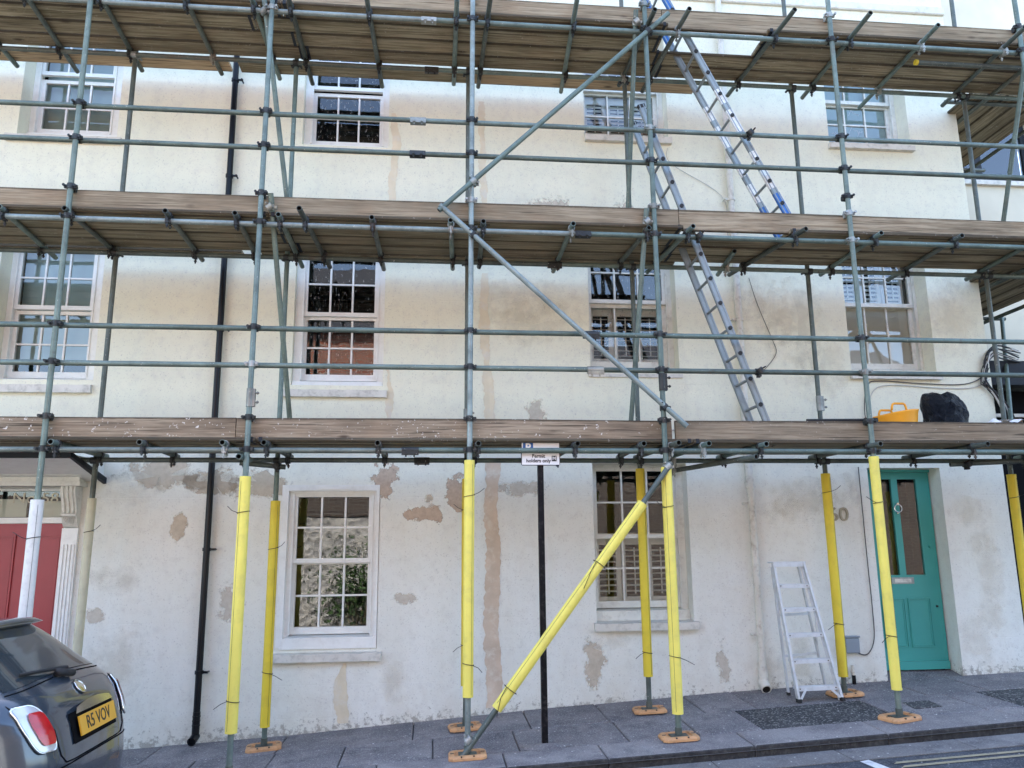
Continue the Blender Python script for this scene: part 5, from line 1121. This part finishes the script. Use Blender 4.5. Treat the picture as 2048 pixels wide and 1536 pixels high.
for s in (-1, 1):
    for u in (.62, 2.92):
        wh = empty('wheel', carpt(u, s * .70, .30), None, parent=car)
        mb = MB(); c = carpt(u, s * .73, .30); mb.lathe(c, [(.19, -.09), (.28, -.09), (.30, -.06), (.30, .06), (.28, .09), (.19, .09), (.19, -.09)], 28, 'Y'); obj('tyre', mb, M_['rubber'], wh)
        mb = MB(); mb.lathe(c, [(.01, s * .075), (.05, s * .08), (.06, s * .05), (.17, s * .06), (.19, s * .085)], 24, 'Y')
        for k in range(7):
            a = 2 * math.pi * k / 7; mb.bar(c + Vector((math.cos(a) * .05, s * .07, math.sin(a) * .05)), c + Vector((math.cos(a) * .18, s * .075, math.sin(a) * .18)), .03, .02, up=(0, 1, 0))
        obj('rim', mb, M_['alu'], wh)
        # arch
        mb = MB(); mb.lathe(carpt(u, s * .66, .32), [(.01, -.17), (.345, -.17), (.345, .155), (.01, .155)], 28, 'Y'); obj('wheel_arch', mb, M_['carblack'], body)
for s in (-1, 1):
    def sidewin(a, b):
        u = 1.0 + a * 1.35 + .25 * b * (1 - 2 * a); z = 1.12 + .28 * b; return u, z
    mb = MB(); vs = []
    for i in range(9):
        for j in range(7):
            u, z = sidewin(i / 8, j / 6); r, f, w_ = zpar(z); a_ = (f - r) / 2; uu = min(abs(u - r - a_) / a_, .999); vs.append(carpt(u, s * (w_ * (1 - uu ** 5.4) ** (1 / 5.4) + .004), z))
    mb.add(vs, [(i * 7 + j, (i + 1) * 7 + j, (i + 1) * 7 + j + 1, i * 7 + j + 1) for i in range(8) for j in range(6)], 0, True); obj('side_window', mb, M_['carglass'], car)

# ================================================================= THE OTHER SIDE OF THE STREET (seen in the window glass)
g0 = -.25
t = empty('flint_wall', (-4, -2.0, g0), 'flint garden wall with a brick coping across the street', 'wall')
mb = MB(); mb.box(-14, 2.8, -2.3, -2.0, -1, 2.35); obj('flint_face', mb, M_['flint'], t)
mb = MB(); mb.box(-14, 2.8, -2.33, -1.97, 2.351, 2.85); obj('coping', mb, M_['brickd'], t)
t = empty('brick_house', (-4, -5.5, g0), 'red brick house behind the flint wall across the street', 'house')
ops = [(-6.6, -5.6, 4.6, 6.2, .1), (-1.7, -.7, 4.7, 5.95, .1), (1.0, 2.0, 4.6, 6.2, .1)]
mb = MB(); facade(mb, -7.5, 3.2, -1, 7.9, ops, 0); 
for v in mb.v: v.y = -5.5 - v.y
mb.add([(-7.5, -5.5, -1), (-7.5, -12, -1), (-7.5, -12, 7.9), (-7.5, -5.5, 7.9)], [(0, 1, 2, 3)]); mb.add([(3.2, -5.5, -1), (3.2, -12, -1), (3.2, -12, 7.9), (3.2, -5.5, 7.9)], [(0, 1, 2, 3)])
obj('wall', mb, M_['brick'], t)
mb = MB(); mb.poly([(-7.8, -5.2, 7.8), (-7.8, -8.7, 10.8), (-7.8, -12.3, 7.8)], (11.3, 0, 0)); obj('roof', mb, M_['slate'], t)
mb = MB(); mb.tube((-3.9, -5.42, -.3), (-3.9, -5.42, 7.8), .05, 10); obj('downpipe', mb, M_['blackpipe'], t)
for a, b, c, d, e in ops:
    mb = MB(); mb.box(a, b, -5.68, -5.62, c, d); wo = obj('window', mb, M_['carglass'], t); mb = MB()
    for q in (a, (a + b) / 2 - .02, b - .05): mb.box(q, q + .05, -5.62, -5.58, c, d)
    for q in (c, (c + d) / 2, d - .05): mb.box(a, b, -5.62, -5.59, q, q + .05)
    obj('frame', mb, M_['white'], wo)
t = empty('brick_house', (8, -2.6, .2), 'lower brick building opposite the green door', 'house')
mb = MB(); mb.box(3.0, 14, -9, -2.6, -1, 5.4); obj('wall', mb, M_['brickd'], t); mb = MB(); mb.poly([(2.8, -2.3, 5.41), (2.8, -5.8, 7.6), (2.8, -9.2, 5.41)], (11.4, 0, 0)); obj('roof', mb, M_['slate'], t)
mb = MB(); rng = random.Random(5)
for k in range(2600):
    a, b, c = rng.gauss(0, .42), rng.gauss(0, .2), rng.gauss(0, .38); p = Vector((-1.5 + a, -1.75 + b, .75 + c)); d1 = Vector([rng.uniform(-1, 1) for _ in range(3)]).normalized() * .035; d2 = Vector([rng.uniform(-1, 1) for _ in range(3)]).normalized() * .03
    mb.add([p - d1, p + d2, p + d1, p - d2], [(0, 1, 2, 3)])
t = empty('bush', (-1.5, -1.8, -.2), 'leafy green bush in front of the flint wall', 'bush'); o = obj('foliage', mb, M_['leaf'], t); 
mb = MB()
for k in range(5): mb.tube((-1.5 + k * .05, -1.8, -.3), (-1.7 + k * .12, -1.75, .8), .02, 6, .01)
obj('stem', mb, M_['deck'], t)
